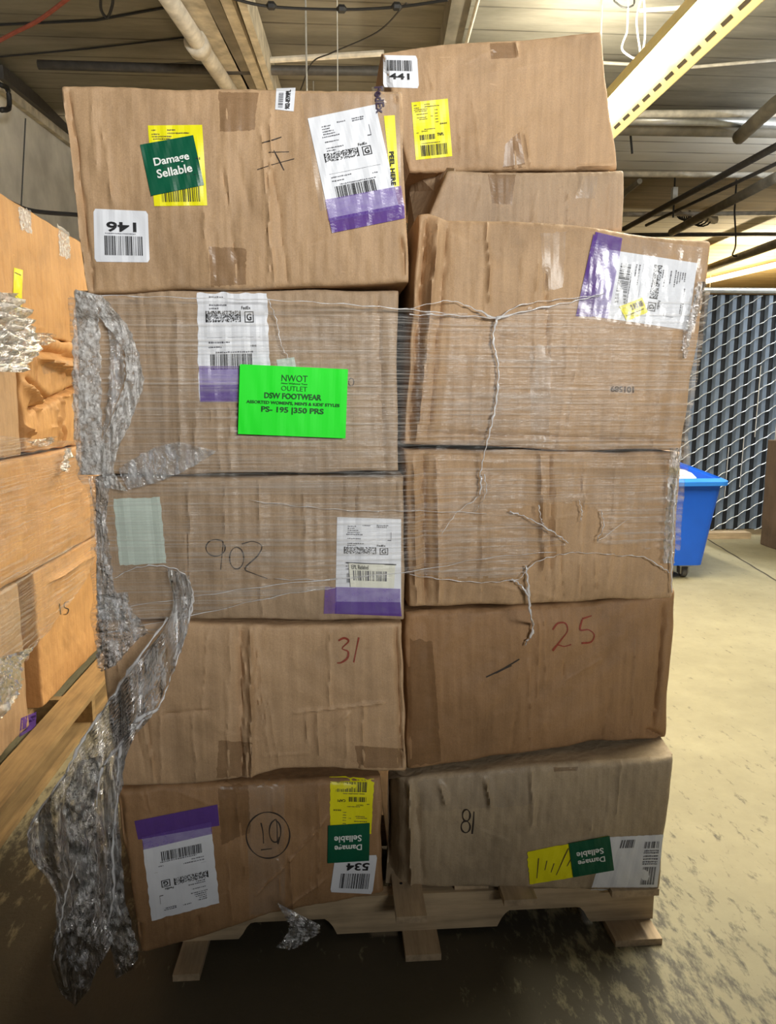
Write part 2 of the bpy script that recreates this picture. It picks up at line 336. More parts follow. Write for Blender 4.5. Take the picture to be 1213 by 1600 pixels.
for i, (pts, m, l) in enumerate((
    ([(1003,-5),(995,30),(1000,75),(1003,84),(1008,60),(1008,20),(1006,-5)], M_WIREW, 'white wire loop hanging left of the strip light'),
    ([(980,50),(972,75),(985,88),(1002,95)], M_WIREW, 'curled pale wire beside the white wire loop'),
    ([(1020,262),(1040,242),(1052,240),(1055,262),(1054,300),(1052,340)], M_WIRE, 'dark bent cable hanging under the first white ceiling band'),
    ([(985,205),(988,240)], M_WIRE, 'short thin drop wire beside the topmost right box'),
    ([(1148,330),(1150,380),(1145,398),(1152,400)], M_WIRE, 'thin cable hanging over the orange ceiling'),
    ([(960,2),(975,12),(990,8),(992,-4)], M_WIRE, 'dark loose wire at the top edge left of the light'))):
    Yw = 4.9 if i in (0, 1, 5) else 7.4 if i == 3 else 9.3
    tag(MB().tube([[*P3(*pts[0], Yw)[:2], 3.99]]+spline([P3(x, y, Yw) for x, y in pts], 5), .006 if Yw < 6 else .011, 5).build('wire', m), l, 'wire')
MB().box(P3(1054,304,9.3)-[.03,.03,.06], P3(1054,304,9.3)+[.03,.03,.08]).build('connector', M_WIREW, bpy.data.objects['wire.003'])
bt = MB()
for k in range(7):
    c = P3(1076+(k-3)*4, 337, 11); r0 = .10+.01*k
    bt.tube([c+[r0*math.cos(t)+.02*k, .03*k-.1, r0*.8*math.sin(t)] for t in np.linspace(0, 6.28, 15)], .012, 5)
tag(bt.build('cable_coil', M_WIRE), 'coil of black cable hanging from the far ceiling pipes', 'cable')
tag(MB().tube([P3(1110,328,11)-[.05,0,.06], P3(1110,328,11), P3(1110,328,11)+[.12,0,.05]], [.2,.16,.03], 14).build('lamp_hood', M_BEAMD, smooth=True), 'grey lamp hood beside the coil of black cable', 'lamp')

# strip lights
def emis(name, col, s):
    m, nt, b = newmat(name); b.inputs['Base Color'].default_value = (*col, 1); b.inputs['Emission Color'].default_value = (*col, 1); b.inputs['Emission Strength'].default_value = s; return m
M_TUBE = emis('lit_tube', (1,.97,.86), 12); M_HOUS = solid('cream_enamel', (.80,.68,.33), .4, vary=.05); M_SLOT = solid('slot_dark', (.05,.035,.015), .7)
def strip_light(x, y0, y1, z, power, col, label, up=.3, spread=170):
    t = empty('strip_light', (x, (y0+y1)/2, z)); tag(t, label, 'ceiling light', 'fluorescent strip lights under the ceiling')
    w = .11
    MB().add([(x-w*.5,y0,z+.06),(x+w*.5,y0,z+.06),(x+w*.5,y1,z+.06),(x-w*.5,y1,z+.06),(x-w*.5,y0,z+.13),(x+w*.5,y0,z+.13),(x+w*.5,y1,z+.13),(x-w*.5,y1,z+.13)],
        [(0,3,2,1),(4,5,6,7),(0,1,5,4),(1,2,6,5),(2,3,7,6),(3,0,4,7)]).build('housing', M_HOUS, t)
    for s in (-1, 1):
        a0, a1 = x+s*w*.5, x+s*w*1.35
        MB().add([(a0,y0,z+.06),(a1,y0,z-.035),(a1,y1,z-.035),(a0,y1,z+.06),(a0,y0,z+.066),(a1+s*.004,y0,z-.035),(a1+s*.004,y1,z-.035),(a0,y1,z+.066)],
            [(0,3,2,1),(4,5,6,7),(0,1,5,4),(1,2,6,5),(2,3,7,6),(3,0,4,7)]).build('reflector', M_HOUS, t)
        n = int((y1-y0)/.16) if s > 0 and power == FIX_W else 0
        for k in range(n):
            yy = y0+.04+k*.16; q0, q1 = x+s*w*.97, x+s*w*1.10
            zz0 = z+.06-.095*(.47/.85); zz1 = z+.06-.095*(.60/.85)
            MB().add([(q0,yy,zz0-.002),(q1,yy,zz1-.002),(q1,yy+.10,zz1-.002),(q0,yy+.10,zz0-.002)], [(0,1,2,3)]).build('slot', M_SLOT, t)
        nt_ = int(round((y1-y0)/1.22)) or 1; L = (y1-y0)/nt_
        for k in range(nt_):
            MB().tube([(x+s*.04, y0+k*L+.03, z+.02), (x+s*.04, y0+(k+1)*L-.03, z+.02)], .019, 10).build('lamp_tube', M_TUBE, t, smooth=True)
    for yy in (y0+.3, y1-.3): MB().tube([(x, yy, z+.13), (x, yy, 4.0)], .006, 6).build('hanger_rod', M_PIPES, t)
    area('lamp_light', (x, (y0+y1)/2, z-.04), (0, 0, 0), .16, y1-y0-.05, power, col, spread, t)
    if up: area('lamp_light', (x, (y0+y1)/2, z+.14), (R(180), 0, 0), .10, y1-y0-.05, power*up, col, 180, t)
    return t
WARM = (1,.72,.42); WHITE = (1,.93,.74)
strip_light(1.80, 2.0, 5.65, 3.2, FIX_W, WHITE, 'large lit strip light with slotted cream reflectors at top right', .8)
strip_light(-.15, 4.7, 7.1, 2.75, FILL_WARM, WARM, 'added warm strip light, unseen in the aisle behind the tall box stack', .12)  # added out of sight to warm the left load
strip_light(7.8, 12.0, 16.0, 2.75, 70, (1,.80,.5), 'added far strip light, hanging low and unseen behind the fence', 4.5)  # added below the fence line to brighten the far ceiling
tag(MB().bar(onZ(1085,444,3.9), onZ(1220,412,3.9), .25, .05).build('strip_light', emis('far_glow', (1,.86,.6), 2.5)), 'small distant strip light above the fence top at right', 'ceiling light')
strip_light(5.3, 5.0, 7.1, 3.35, 120, (.9,.95,1), 'added strip light near the fence, unseen past the right picture edge', 1.8)  # added outside the frame to graze the fence top with cool light
bpy.data.objects.remove(bpy.data.objects['strip_light.004'], do_unlink=True) if False else None

# ------------------------------------------------------------------ fence
FY = 7.28
M_SLAT = solid('fence_slat', (.17,.215,.28), .45, .2, vary=.25, sc=5); M_SLATD = solid('fence_gap', (.02,.022,.026), .8)
M_WIREF = solid('galvanised_wire', (.62,.64,.64), .4, .5, vary=.1)
fn = empty('chain_link_fence', (4.5, FY, 0)); tag(fn, 'tall chain link fence with dark grey slats behind the blue cart', 'fence')
x0, x1 = 2.5-.122*32, 7.0
MB().box((x0,FY+.05,.06),(x1,FY+.07,2.38)).build('backing_sheet', M_SLATD, fn)
k = 0; x = x0
while x < x1:
    s = MB(); w = .078
    s.add([(x,FY+.045,.07),(x+w*.25,FY+.012,.07),(x+w*.75,FY+.012,.07),(x+w,FY+.045,.07),(x,FY+.045,2.37),(x+w*.25,FY+.012,2.37),(x+w*.75,FY+.012,2.37),(x+w,FY+.045,2.37)],
          [(0,1,5,4),(1,2,6,5),(2,3,7,6),(4,5,6,7),(3,2,1,0),(0,4,7,3)]); s.build('slat', M_SLAT, fn); x += .122
wm = MB(); pitch = .131
zc = -.131*25
while zc < 4.8:
    pts = []; xx = x0
    while xx <= x1:
        ph = ((xx-x0) % .122)/.122; z = zc+(xx-2.5)*.56+.006*math.sin(ph*6.283)
        if .06 < z < 2.37: pts.append((xx, FY-.004+.005*math.cos(ph*6.283), z))
        xx += .0305
    if len(pts) > 2: wm.tube(pts, .0040, 5, False)
    zc += pitch
for xx, z0_, z1_ in ((4.17,1.0,1.7),(4.38,.8,1.75),(4.05,.5,1.0),(4.62,1.2,1.5),(3.9,.4,.9)):
    wm.tube([(xx,FY-.01,z0_),(xx+.01,FY-.01,z1_)], .005, 4)
wm.build('wire_mesh', M_WIREF, fn)
MB().tube([(x0,FY,2.41),(x1,FY,2.41)], .028, 12).build('top_rail', M_PIPES, fn, smooth=True)
for xx in (-1.38, .6, 2.55, 5.6): MB().tube([(xx,FY+.02,0),(xx,FY+.02,2.43)], .03, 12).build('post', M_PIPES, fn, smooth=True)
tag(MB().box((3.2,FY-.16,0),(4.12,FY-.02,.06)).build('timber_plank', M_WOODX), 'pale timber plank lying along the foot of the fence', 'plank')

# ------------------------------------------------------------------ blue cart
M_BLUE = solid('blue_plastic', (.012,.115,.70), .38, vary=.1, sc=3); M_BLUER = solid('blue_plastic_rim', (.03,.22,.80), .35, vary=.08, sc=3)
bc = empty('blue_cart', (2.5, 5.9, 0)); tag(bc, 'blue plastic cart with a flared rim on casters behind the stack', 'cart')
FRt = onY(1133,752,5.5); FRb = onY(1101,884,5.5); zr = FRt[2]; zb = FRb[2]
BRt = onY(1128,742,6.35)
def cart():
    xr, xb = FRt[0], FRb[0]; xl, xlb = 2.05, 2.12
    B = [(xlb,5.52,zb),(xb,5.52,zb),(xb-.06,6.5,zb),(xlb,6.5,zb)]
    T = [(xl,5.5,zr),(xr,5.5,zr),(xr-.12,6.7,zr+.14),(xl,6.7,zr+.14)]
    def ring(c, r, n=5):
        out = []; m = len(c)
        for i in range(m):
            p = np.array(c[i]); a = np.array(c[i-1])-p; b = np.array(c[(i+1) % m])-p; a /= np.linalg.norm(a); b /= np.linalg.norm(b)
            for k in range(n+1):
                t = k/n; out.append((p+a*r)*(1-t)**2+p*2*t*(1-t)+(p+b*r)*t*t)
        return out
    def ins(c, d):
        m = np.mean(np.array(c), 0); return [np.array(p)+(m-np.array(p))/np.linalg.norm((m-np.array(p))[:2])*d*np.array([1,1,0]) for p in c]
    rs = [ring(ins(B,.05),.05), ring(B,.05), ring([np.array(b)*.5+np.array(t)*.5 for b, t in zip(B, T)],.06), ring(T,.06)]
    n = len(rs[0]); V = [p for r in rs for p in r]; F = []
    V = [np.array(v) for v in V]
    for i in range(n): V[i][2] -= .0
    for j in range(3):
        for i in range(n): F.append((j*n+i, j*n+(i+1) % n, (j+1)*n+(i+1) % n, (j+1)*n+i))
    F.append(tuple(range(n))[::-1])
    # inner skin
    inn = [ring(ins(T,.03),.05), ring(ins([np.array(b)*.6+np.array(t)*.4 for b, t in zip(B, T)],.03),.05)]
    o = len(V); V += [p for r in inn for p in r]
    for i in range(n): F.append((3*n+i, 3*n+(i+1) % n, o+(i+1) % n, o+i))
    for i in range(n): F.append((o+i, o+(i+1) % n, o+n+(i+1) % n, o+n+i))
    F.append(tuple(range(o+n, o+2*n)))
    mk('tub', V, F, M_BLUE, bc, smooth=False)
    out = ring(ins(T,-.055),.08); dn = [p-np.array([0,0,.03]) for p in out]; up = [p+np.array([0,0,.022]) for p in ring(ins(T,.015),.05)]; lo = [p-np.array([0,0,.01]) for p in ring(ins(T,-.002),.06)]
    V = up+out+dn+lo; F = []
    for j in range(3):
        for i in range(n): F.append((j*n+i, (j+1)*n+i, (j+1)*n+(i+1) % n, j*n+(i+1) % n))
    for i in range(n): F.append((3*n+i, i, (i+1) % n, 3*n+(i+1) % n))
    mk('rim', V, F, M_BLUER, bc)
    return T
T_ = cart()
M_CAST = solid('caster_metal', (.35,.36,.38), .35, .7); M_TIRE = solid('caster_wheel', (.12,.12,.13), .4)
cx = onZ(1072,910,0)
for (x, y) in ((cx[0]+.06, 5.62), (2.25, 5.62), (2.65, 6.35), (2.25, 6.35)):
    c = MB(); c.box((x-.05,y-.05,zb-.02),(x+.05,y+.05,zb-.005)); c.box((x-.035,y-.03,.03),(x-.025,y+.03,zb-.01)); c.box((x+.025,y-.03,.03),(x+.035,y+.03,zb-.01))
    cs = c.build('caster', M_CAST, bc); r = .047
    MB().tube([(x-.022,y,r),(x-.018,y,r),(x+.018,y,r),(x+.022,y,r)], [r-.008,r,r,r-.008], 18).build('wheel', M_TIRE, cs, smooth=True)
q = np.array(T_[2]); q0 = np.array(T_[1]); 
stk = MB(); t0, t1 = .52, .62
a = q0+(q-q0)*t0; b = q0+(q-q0)*t1; n3 = np.array([-.035,0,.03])
stk.add([a+[0,0,.026], b+[0,0,.026], b+[-.04,0,.026], a+[-.04,0,.026]], [(0,1,2,3)]); stk.build('sticker', solid('tan_sticker', (.7,.6,.35), .5), bc)
rs = random.Random(4)
def paper_wad(c, r, seed):
    V = []; F = []; n, m = 14, 9
    for j in range(m):
        for i in range(n):
            th = 6.283*i/n; ph = math.pi*j/(m-1); rr = r*(.75+.5*abs(math.sin(seed+3*i+5*j*1.3)*math.cos(i*2.1+seed)))
            V.append((c[0]+rr*math.cos(th)*math.sin(ph)*1.3, c[1]+rr*math.sin(th)*math.sin(ph)*1.3, c[2]+rr*math.cos(ph)*.6))
    for j in range(m-1):
        for i in range(n): F.append((j*n+i, j*n+(i+1) % n, (j+1)*n+(i+1) % n, (j+1)*n+i))
    return V, F
for i, (dx, dy) in enumerate(((-.22,.18),(-.45,.3),(-.3,.55),(-.5,.75))):
    V, F = paper_wad((FRt[0]-.1+dx, 5.5+dy, zr-.02+.05*dy), .13, i*1.7)
    tag(mk('crumpled_paper', V, F, M_LABEL), 'white crumpled packing paper poking out of the blue cart', 'paper', 'crumpled paper in the cart')
bx_l = 4.03
# ------------------------------------------------------------------ cartons
class Carton:
    def __init__(s, label, O, phi, quad=None, top=None, bot=None, local=None, depth=.5, seed=1, bulge=.008, r=.010, creases=(), mat=None, auto=6, res=.0045, wob=.0025, minz=None, flat=(), group=None, autoA=.0022):
        s.O = np.array([O[0], O[1], 0.]); s.phi = phi; s.seed = seed; s.bulge = bulge; s.r = r; s.mat = mat
        s.ex = np.array([math.cos(phi), math.sin(phi), 0]); s.ey = np.array([-math.sin(phi), math.cos(phi), 0])
        if local: s.T = np.array([(local[0], local[3]), (local[1], local[3])], float); s.B = np.array([(local[0], local[2]), (local[1], local[2])], float)
        else:
            top = top or [quad[0], quad[1]]; bot = bot or [quad[3], quad[2]]
            s.T = np.array([s.loc(*p) for p in top]); s.B = np.array([s.loc(*p) for p in bot])
        s.cr = []; s.flat = []
        for (fx0, fy0, fx1, fy1) in flat:
            a = s.loc(fx0-5, fy1+5); b = s.loc(fx1+5, fy0-5); s.flat.append((min(a[0], b[0]), a[1], max(a[0], b[0]), b[1]))
        for c in creases:
            a = s.loc(*c[0]); b = s.loc(*c[1]); s.cr.append((a, b, c[2], c[3]))
        rr = random.Random(seed)
        for i in range(int(auto*1.6)):
            u = rr.uniform(.04, .96); v0 = rr.choice([0, rr.random()*.6]); v1 = min(1, v0+rr.uniform(.3, 1)); lean = rr.uniform(-.03, .03)
            s.cr.append((s.pt(u, v0), s.pt(min(.97, max(.03, u+lean)), v1), rr.choice([1,1,-1])*rr.uniform(.5, 1)*autoA, rr.uniform(.002, .006)))
        for i in range(2):
            u = rr.uniform(.05,.7); v = rr.random(); s.cr.append((s.pt(u, v), s.pt(u+rr.uniform(.1,.3), min(1,max(0,v+rr.uniform(-.12,.12)))), rr.uniform(.3,.8)*autoA, .003))
        w = np.hypot(*(s.T[-1]-s.T[0])); h = abs(s.T[0][1]-s.B[0][1]); s.w, s.h_ = w, h; s.wob = wob
        nu = max(8, int(w/res)); nv = max(8, int(h/res))
        def ax(n, L):
            e = np.array([0, .0012, .003, .0055, .009])/L; m = np.linspace(.013/L, 1-.013/L, n); return np.concatenate([e, m, 1-e[::-1]])
        U, Vv = np.meshgrid(ax(nu, w), ax(nv, h)); X, Z = s.xz(U, Vv); Y = s.surf(X, Z, U, Vv)
        nr, nc = U.shape; P = s.world(X, Z, Y).reshape(-1, 3); idx = np.arange(nr*nc).reshape(nr, nc)
        F = [(idx[j,i], idx[j,i+1], idx[j+1,i+1], idx[j+1,i]) for j in range(nr-1) for i in range(nc-1)]
        per = list(idx[0,:])+list(idx[1:,-1])+list(idx[-1,-2::-1])+list(idx[-2:0:-1,0])
        Xf, Zf = X.ravel()[per], Z.ravel()[per]; n = len(per); V = [P]; prev = np.array(per); base = len(P)
        cxm, czm = X.mean(), Z.mean()
        for k, d in enumerate([.02,.06,.12,.2,.3,.42,.56,.72,.86,1.]):
            yy = depth*d; am = .004*math.sin(d*math.pi)
            q = sn(Xf+Zf*1.3, np.full(n, yy), seed+50, .25)*am
            fx = np.sign(Xf-cxm)*(np.abs(Xf-cxm) > w*.49)*q; fz = np.sign(Zf-czm)*(np.abs(Zf-czm) > h*.45)*q*.4
            if minz and d > .04: fz = fz+np.maximum(0, minz-(Zf+fz))
            ring = s.world(Xf+fx, Zf+fz, np.full(n, yy)); V.append(ring); cur = base+k*n+np.arange(n)
            for i in range(n): F.append((prev[i], prev[(i-1) % n], cur[(i-1) % n], cur[i]))
            prev = cur
        F.append(tuple(prev))
        V = np.concatenate(V); b = s.world(np.array(cxm), np.array(s.B[:,1].min()), np.array(depth/2))
        s.obj = mk('cardboard_box', V, F, mat, base=b); s.obj.data.shade_smooth()
        wa = np.zeros(len(V)); wf = s.wear(X, Z).ravel(); wa[:len(wf)] = wf
        at = s.obj.data.attributes.new('wear', 'FLOAT', 'POINT'); at.data.foreach_set('value', wa.astype(np.float32))
        try: s.obj.data.set_sharp_from_angle(angle=R(50))
        except Exception: pass
        tag(s.obj, label, 'box', group)
    def world(s, x, z, y):
        x = np.asarray(x, float)[..., None]; y = np.asarray(y, float)[..., None]; z = np.asarray(z, float)[..., None]
        return s.O+s.ex*x+s.ey*y+np.array([0,0,1.])*z
    def loc(s, px, py, y=0):
        d = ray(px, py); n = s.ey; num = (s.O-CP)@n+y; t = num/(d@n); p = CP+d*np.asarray(t)[..., None]-s.O
        if d.ndim == 1: return np.array([p@s.ex, p[2]])
        return p@s.ex, p[..., 2]
    def edge(s, E, u):
        tx = (E[:,0]-E[0,0])/(E[-1,0]-E[0,0]); return E[0,0]+u*(E[-1,0]-E[0,0]), np.interp(u, tx, E[:,1])
    def pt(s, u, v):
        xt, zt = s.edge(s.T, u); xb, zb = s.edge(s.B, u); return np.array([xb+(xt-xb)*v, zb+(zt-zb)*v])
    def xz(s, U, V):
        xt, zt = s.edge(s.T, U); xb, zb = s.edge(s.B, U); X = xb+(xt-xb)*V; Z = zb+(zt-zb)*V
        X = X+s.wob*sn(Z, Z*0+s.seed, s.seed+9, .18)*(np.abs(2*U-1)**6)*np.sign(U-.5)
        Z = Z+s.wob*sn(X, X*0+s.seed, s.seed+8, .2)*(np.abs(2*V-1)**6)*np.sign(V-.5)
        return X, Z
    def uv(s, X, Z):
        u = np.full(np.shape(X), .5)
        for _ in range(5):
            xt, zt = s.edge(s.T, u); xb, zb = s.edge(s.B, u); v = (Z-zb)/(zt-zb)
            xl = s.B[0,0]+(s.T[0,0]-s.B[0,0])*v; xr = s.B[-1,0]+(s.T[-1,0]-s.B[-1,0])*v; u = np.clip((X-xl)/(xr-xl), 0, 1)
        return u, np.clip(v, 0, 1)
    def surf(s, X, Z, U=None, V=None):
        if U is None: U, V = s.uv(X, Z)
        h = s.bulge*(1-(2*U-1)**4)*(1-(2*V-1)**4)+.0025*sn(X, Z, s.seed, .22)+.0012*sn(X, Z, s.seed+1, .05, ax=1.6, ay=.5)
        keep = s.keep(X, Z)
        for a, b, A, w in s.cr:
            d = b-a; L2 = d@d; t = np.clip(((X-a[0])*d[0]+(Z-a[1])*d[1])/L2, 0, 1)
            jx = .0015*np.sin(Z*60+s.seed); dist = np.hypot(X-a[0]-t*d[0]+jx, Z-a[1]-t*d[1])
            fade = np.clip(1.0-np.abs(2*t-1)**8*.7, 0, 1); h = h+A*2.3*np.exp(-(dist/(w*.8))**1.3)*fade*keep
        r = s.r; e1 = np.minimum(np.minimum(U, 1-U)*s.w, r); e2 = np.minimum(np.minimum(V, 1-V)*s.h_, r)
        drop = (r-np.sqrt(np.maximum(0, r*r-(r-e1)**2)))+(r-np.sqrt(np.maximum(0, r*r-(r-e2)**2)))
        return -h+drop
    def keep(s, X, Z):
        k = 1.
        for x0_, z0_, x1_, z1_ in s.flat:
            e = np.minimum(np.minimum(X-x0_, x1_-X), np.minimum(Z-z0_, z1_-Z)); k = k*(1-.93*np.clip((e+.006)/.010, 0, 1))
        return k
    def wear(s, X, Z):
        w_ = X*0
        for a, b, A, w in s.cr:
            if A < 0 or A > .02: continue
            d = b-a; L2 = d@d; t = np.clip(((X-a[0])*d[0]+(Z-a[1])*d[1])/L2, 0, 1)
            dist = np.hypot(X-a[0]-t*d[0]+.0015*np.sin(Z*60+s.seed), Z-a[1]-t*d[1])
            n = .55+.6*sn(X, Z, s.seed+int(a[0]*100) % 50, .05)
            w_ = np.maximum(w_, np.clip(A/.004, .35, 1)*np.exp(-(dist/.0028)**1.5)*np.clip(n, 0, 1))
        U, V = s.uv(X, Z); e = np.minimum(np.minimum(U, 1-U)*s.w, np.minimum(V, 1-V)*s.h_)
        return np.maximum(w_, .5*np.exp(-((e-.004)/.004)**2)*np.clip(.4+.7*sn(X, Z, s.seed+77, .04), 0, 1))
    def P(s, px, py, off=.001):
        px = np.asarray(px, float).ravel(); py = np.asarray(py, float).ravel(); y = 0*px
        for _ in range(3):
            d = ray(px, py); t = (((s.O-CP)@s.ey)+y)/(d@s.ey); p = CP+d*t[:,None]-s.O; x = p@s.ex; z = p[:,2]; y = s.surf(x, z)-off
        return s.world(x, z, y)
# decals ------------------------------------------------------
class Label:
    """quad = photo px of the content's TL, TR, BR, BL"""
    def __init__(s, c, quad, mat, name, off=.0012, parent=None, label=None, res=7, wav=0, corner=0):
        s.c = c; s.q = np.array(quad, float); s.off = off
        w = np.hypot(*(s.q[1]-s.q[0])); h = np.hypot(*(s.q[3]-s.q[0])); nu = max(2, int(w/res*1.5)); nv = max(2, int(h/res*1.5))
        s.asp = w/h
        A, B = np.meshgrid(np.linspace(0, 1, nu+1), np.linspace(0, 1, nv+1)); 
        if corner:
            ca, cb = corner/w, corner/h
            fa = 1-np.clip(1-np.minimum(B, 1-B)/cb, 0, 1)**2*ca*2; A = .5+(A-.5)*fa
        if wav:
            ed = (np.minimum(A,1-A) < .001)|(np.minimum(B,1-B) < .001)
            A = A+ed*wav*sn(A*3, B*3, int(w+h), .5); B = B+ed*wav*sn(A*3, B*3, int(w+h)+3, .5)
        s.raw = True; V = s.map(A.ravel(), B.ravel()); n = nu+1
        F = [(j*n+i, (j+1)*n+i, (j+1)*n+i+1, j*n+i+1) for j in range(nv) for i in range(nu)]
        s.obj = mk(name, V, F, mat, parent or c.obj)
        if label: s.obj['label'] = label
    def map(s, a, b, off=None):
        q = s.q; a = np.asarray(a)[:,None]; b = np.asarray(b)[:,None]
        p = q[0]*(1-a)*(1-b)+q[1]*a*(1-b)+q[2]*a*b+q[3]*(1-a)*b
        return s.c.P(p[:,0], p[:,1], s.off if off is None else off)
    def rects(s, R_, name, mat, off=.0009):
        if not R_: return
        V = []; F = []
        A = []; B = []
        for (a0, b0, a1, b1) in R_: A += [a0,a1,a1,a0]; B += [b0,b0,b1,b1]
        V = s.map(np.array(A), np.array(B), s.off+off); F = [(4*i, 4*i+3, 4*i+2, 4*i+1) for i in range(len(R_))]
        return mk(name, V, F, mat, s.obj)
    def text(s, txt, box, mat=None, name='lettering', bold=0, off=.0020):
        V, F = text_mesh(txt, bold); mn = V.min(0); mx = V.max(0); V = (V-mn)/(mx-mn)
        a0, b0, a1, b1 = box; return mk(name, s.map(a0+V[:,0]*(a1-a0), b1-V[:,1]*(b1-b0), s.off+off), F, mat or M_INK, s.obj)
_tc = {}
def text_mesh(txt, bold=0):
    if (txt, bold) in _tc: return _tc[(txt, bold)]
    cu = bpy.data.curves.new('t', 'FONT'); cu.body = txt; cu.offset = bold; cu.resolution_u = 3; o = bpy.data.objects.new('t', cu); COL.objects.link(o)
    dg = bpy.context.evaluated_depsgraph_get(); me = o.evaluated_get(dg).to_mesh()
    V = np.array([v.co[:2] for v in me.vertices]); F = [tuple(p.vertices) for p in me.polygons]
    o.evaluated_get(dg).to_mesh_clear(); bpy.data.objects.remove(o); bpy.data.curves.remove(cu); _tc[(txt, bold)] = (V, F); return V, F
def bars(a0, b0, a1, b1, seed, n=34, vert=False):
    r = random.Random(seed); ws = [r.choice([1,1,2,3]) for _ in range(n*2)]; tot = sum(ws); x = 0; out = []
    for i, w in enumerate(ws):
        if i % 2 == 0:
            f0, f1 = x/tot, (x+w)/tot; out.append((a0+(a1-a0)*f0, b0, a0+(a1-a0)*f1, b1) if not vert else (a0, b0+(b1-b0)*f0, a1, b0+(b1-b0)*f1))
        x += w
    return out
def cells(a0, b0, a1, b1, seed, nx=34, ny=9):
    r = random.Random(seed); out = []
    for j in range(ny):
        i = 0
        while i < nx:
            w = r.choice([1,1,2]); 
            if r.random() < .55: out.append((a0+(a1-a0)*i/nx, b0+(b1-b0)*j/ny, a0+(a1-a0)*min(nx, i+w)/nx, b0+(b1-b0)*(j+1)/ny))
            i += w+ (r.random() < .35)
    out += [(a0-.015*(1), b0, a0, b1), (a1, b0, a1+.015, b1)]
    return out
def scrawl(a0, b, a1, hgt, seed):
    """a line of tiny illegible print: broken dashes"""
    r = random.Random(seed); x = a0; out = []
    while x < a1:
        w = r.uniform(.010,.03); out.append((x, b+hgt*r.uniform(0,.25), min(a1, x+w), b+hgt*r.uniform(.75,1))); x += w+r.uniform(.004,.012)
    return out
def ship_content(L, b0=0., seed=1, k=1.):
    f = lambda b: (b*k-b0)/(1-b0)
    t = []
    for (a, c, e) in ((.17,.10,.30),(.40,.085,.52),(.62,.08,.8),(.62,.10,.78),(.17,.125,.28),(.17,.15,.33),(.17,.175,.35),(.15,.20,.4),(.17,.25,.37),(.17,.31,.42),(.17,.335,.3),(.15,.59,.45),(.15,.625,.33),(.74,.62,.82),(.25,.665,.78)):
        if f(c) > .01: t += scrawl(a, f(c), e, .014/(1-b0), seed+int(c*1000)+int(a*10))
    t += [(.84,f(.17),.846,f(.27)),(.79,f(.265),.846,f(.275))] if f(.17) > 0 else []
    L.rects([q for q in t], 'small_print', M_INKG)
    L.rects(cells(.13, f(.36), .60, f(.445), seed, 64, 12), 'stacked_barcode', M_INK)
    L.text('FedEx', (.63, f(.325), .76, f(.35)), bold=.01)
    g = [(.67,f(.365),.80,f(.373)),(.67,f(.442),.80,f(.45)),(.67,f(.365),.683,f(.45)),(.787,f(.365),.80,f(.45))]
    L.rects(g, 'service_box', M_INK); L.text('G', (.70, f(.38), .77, f(.435)), bold=.03)
    L.rects(bars(.17, f(.685), .76, f(.80), seed+5), 'barcode', M_INK)
    L.rects([(.13,f(.56),.88,f(.562))], 'rule_line', M_INKG)
def yellow_content(L, seed=2, code='TNPL', code2='0441'):
    t = []
    for (a, b, e) in ((.06,.05,.14),(.35,.05,.5),(.06,.10,.2),(.35,.09,.75),(.06,.13,.42),(.08,.16,.4),(.62,.16,.7),(.12,.21,.42),(.62,.22,.7),(.12,.27,.38),(.5,.26,.56),(.62,.27,.7),(.18,.30,.4),(.62,.32,.7),(.62,.37,.7),(.3,.48,.6),(.08,.53,.14),(.2,.72,.7)):
        t += scrawl(a, b, e, .018, seed+int(b*100)+int(a*7))
    L.rects(t, 'small_print', M_INKB)
    L.text(code2, (.74,.40,.92,.43), bold=.02); L.text(code2, (.22,.505,.38,.53)); L.text(code, (.64,.57,.82,.62), bold=.02)
    L.rects(bars(.16,.58,.58,.67, seed, 14), 'barcode', M_INK); L.rects(bars(.16,.76,.88,.95, seed+1, 30), 'barcode', M_INK)
def damage(L):
    L.text('Damage', (.18,.30,.84,.50), M_WHT, bold=.02); L.text('Sellable', (.19,.53,.85,.70), M_WHT, bold=.02)
def stroke(c, pts, r, mat, name='handwriting', parent=None, smooth=True, off=.0012):
    """ribbon drawn on the face; pts = list of polylines in photo px"""
    V = []; F = []
    for pl in pts:
        q = np.array(spline([(x, y) for x, y in pl], 5)) if smooth and len(pl) > 2 else np.array(pl, float)
        if len(q) == 2: q = np.array([q[0]+(q[1]-q[0])*t for t in np.linspace(0, 1, 8)])
        d = np.gradient(q, axis=0); d /= np.linalg.norm(d, axis=1)[:,None]+1e-9; n = np.stack([-d[:,1], d[:,0]], 1)
        ww = r*(.8+.25*np.sin(np.arange(len(q))*.31+len(V)))[:,None]
        a = q+n*ww; b = q-n*ww; pa = c.P(a[:,0], a[:,1], off); pb = c.P(b[:,0], b[:,1], off); o = len(V)
        for i in range(len(q)): V += [pa[i], pb[i]]
        F += [(o+2*i, o+2*i+1, o+2*i+3, o+2*i+2) for i in range(len(q)-1)]
    return mk(name, V, F, mat, parent or c.obj)
def ell(cx, cy, rx, ry, n=14, a0=0, a1=6.5): return [(cx+rx*math.cos(a0+(a1-a0)*i/n), cy+ry*math.sin(a0+(a1-a0)*i/n)) for i in range(n+1)]
def tapep(c, quad, mat=None, name='packing_tape', off=.0007): return Label(c, quad, mat or M_TAPE, name, off=off, wav=.02)

mL = cardboard(CB, 'tan'); mG = cardboard(CBG, 'greyish'); mO = cardboard(CBO, 'russet'); mT = cardboard(CBT, 'drab'); mY = cardboard(CBY, 'yellow_tan')
def Kp(k): return math.atan(k)
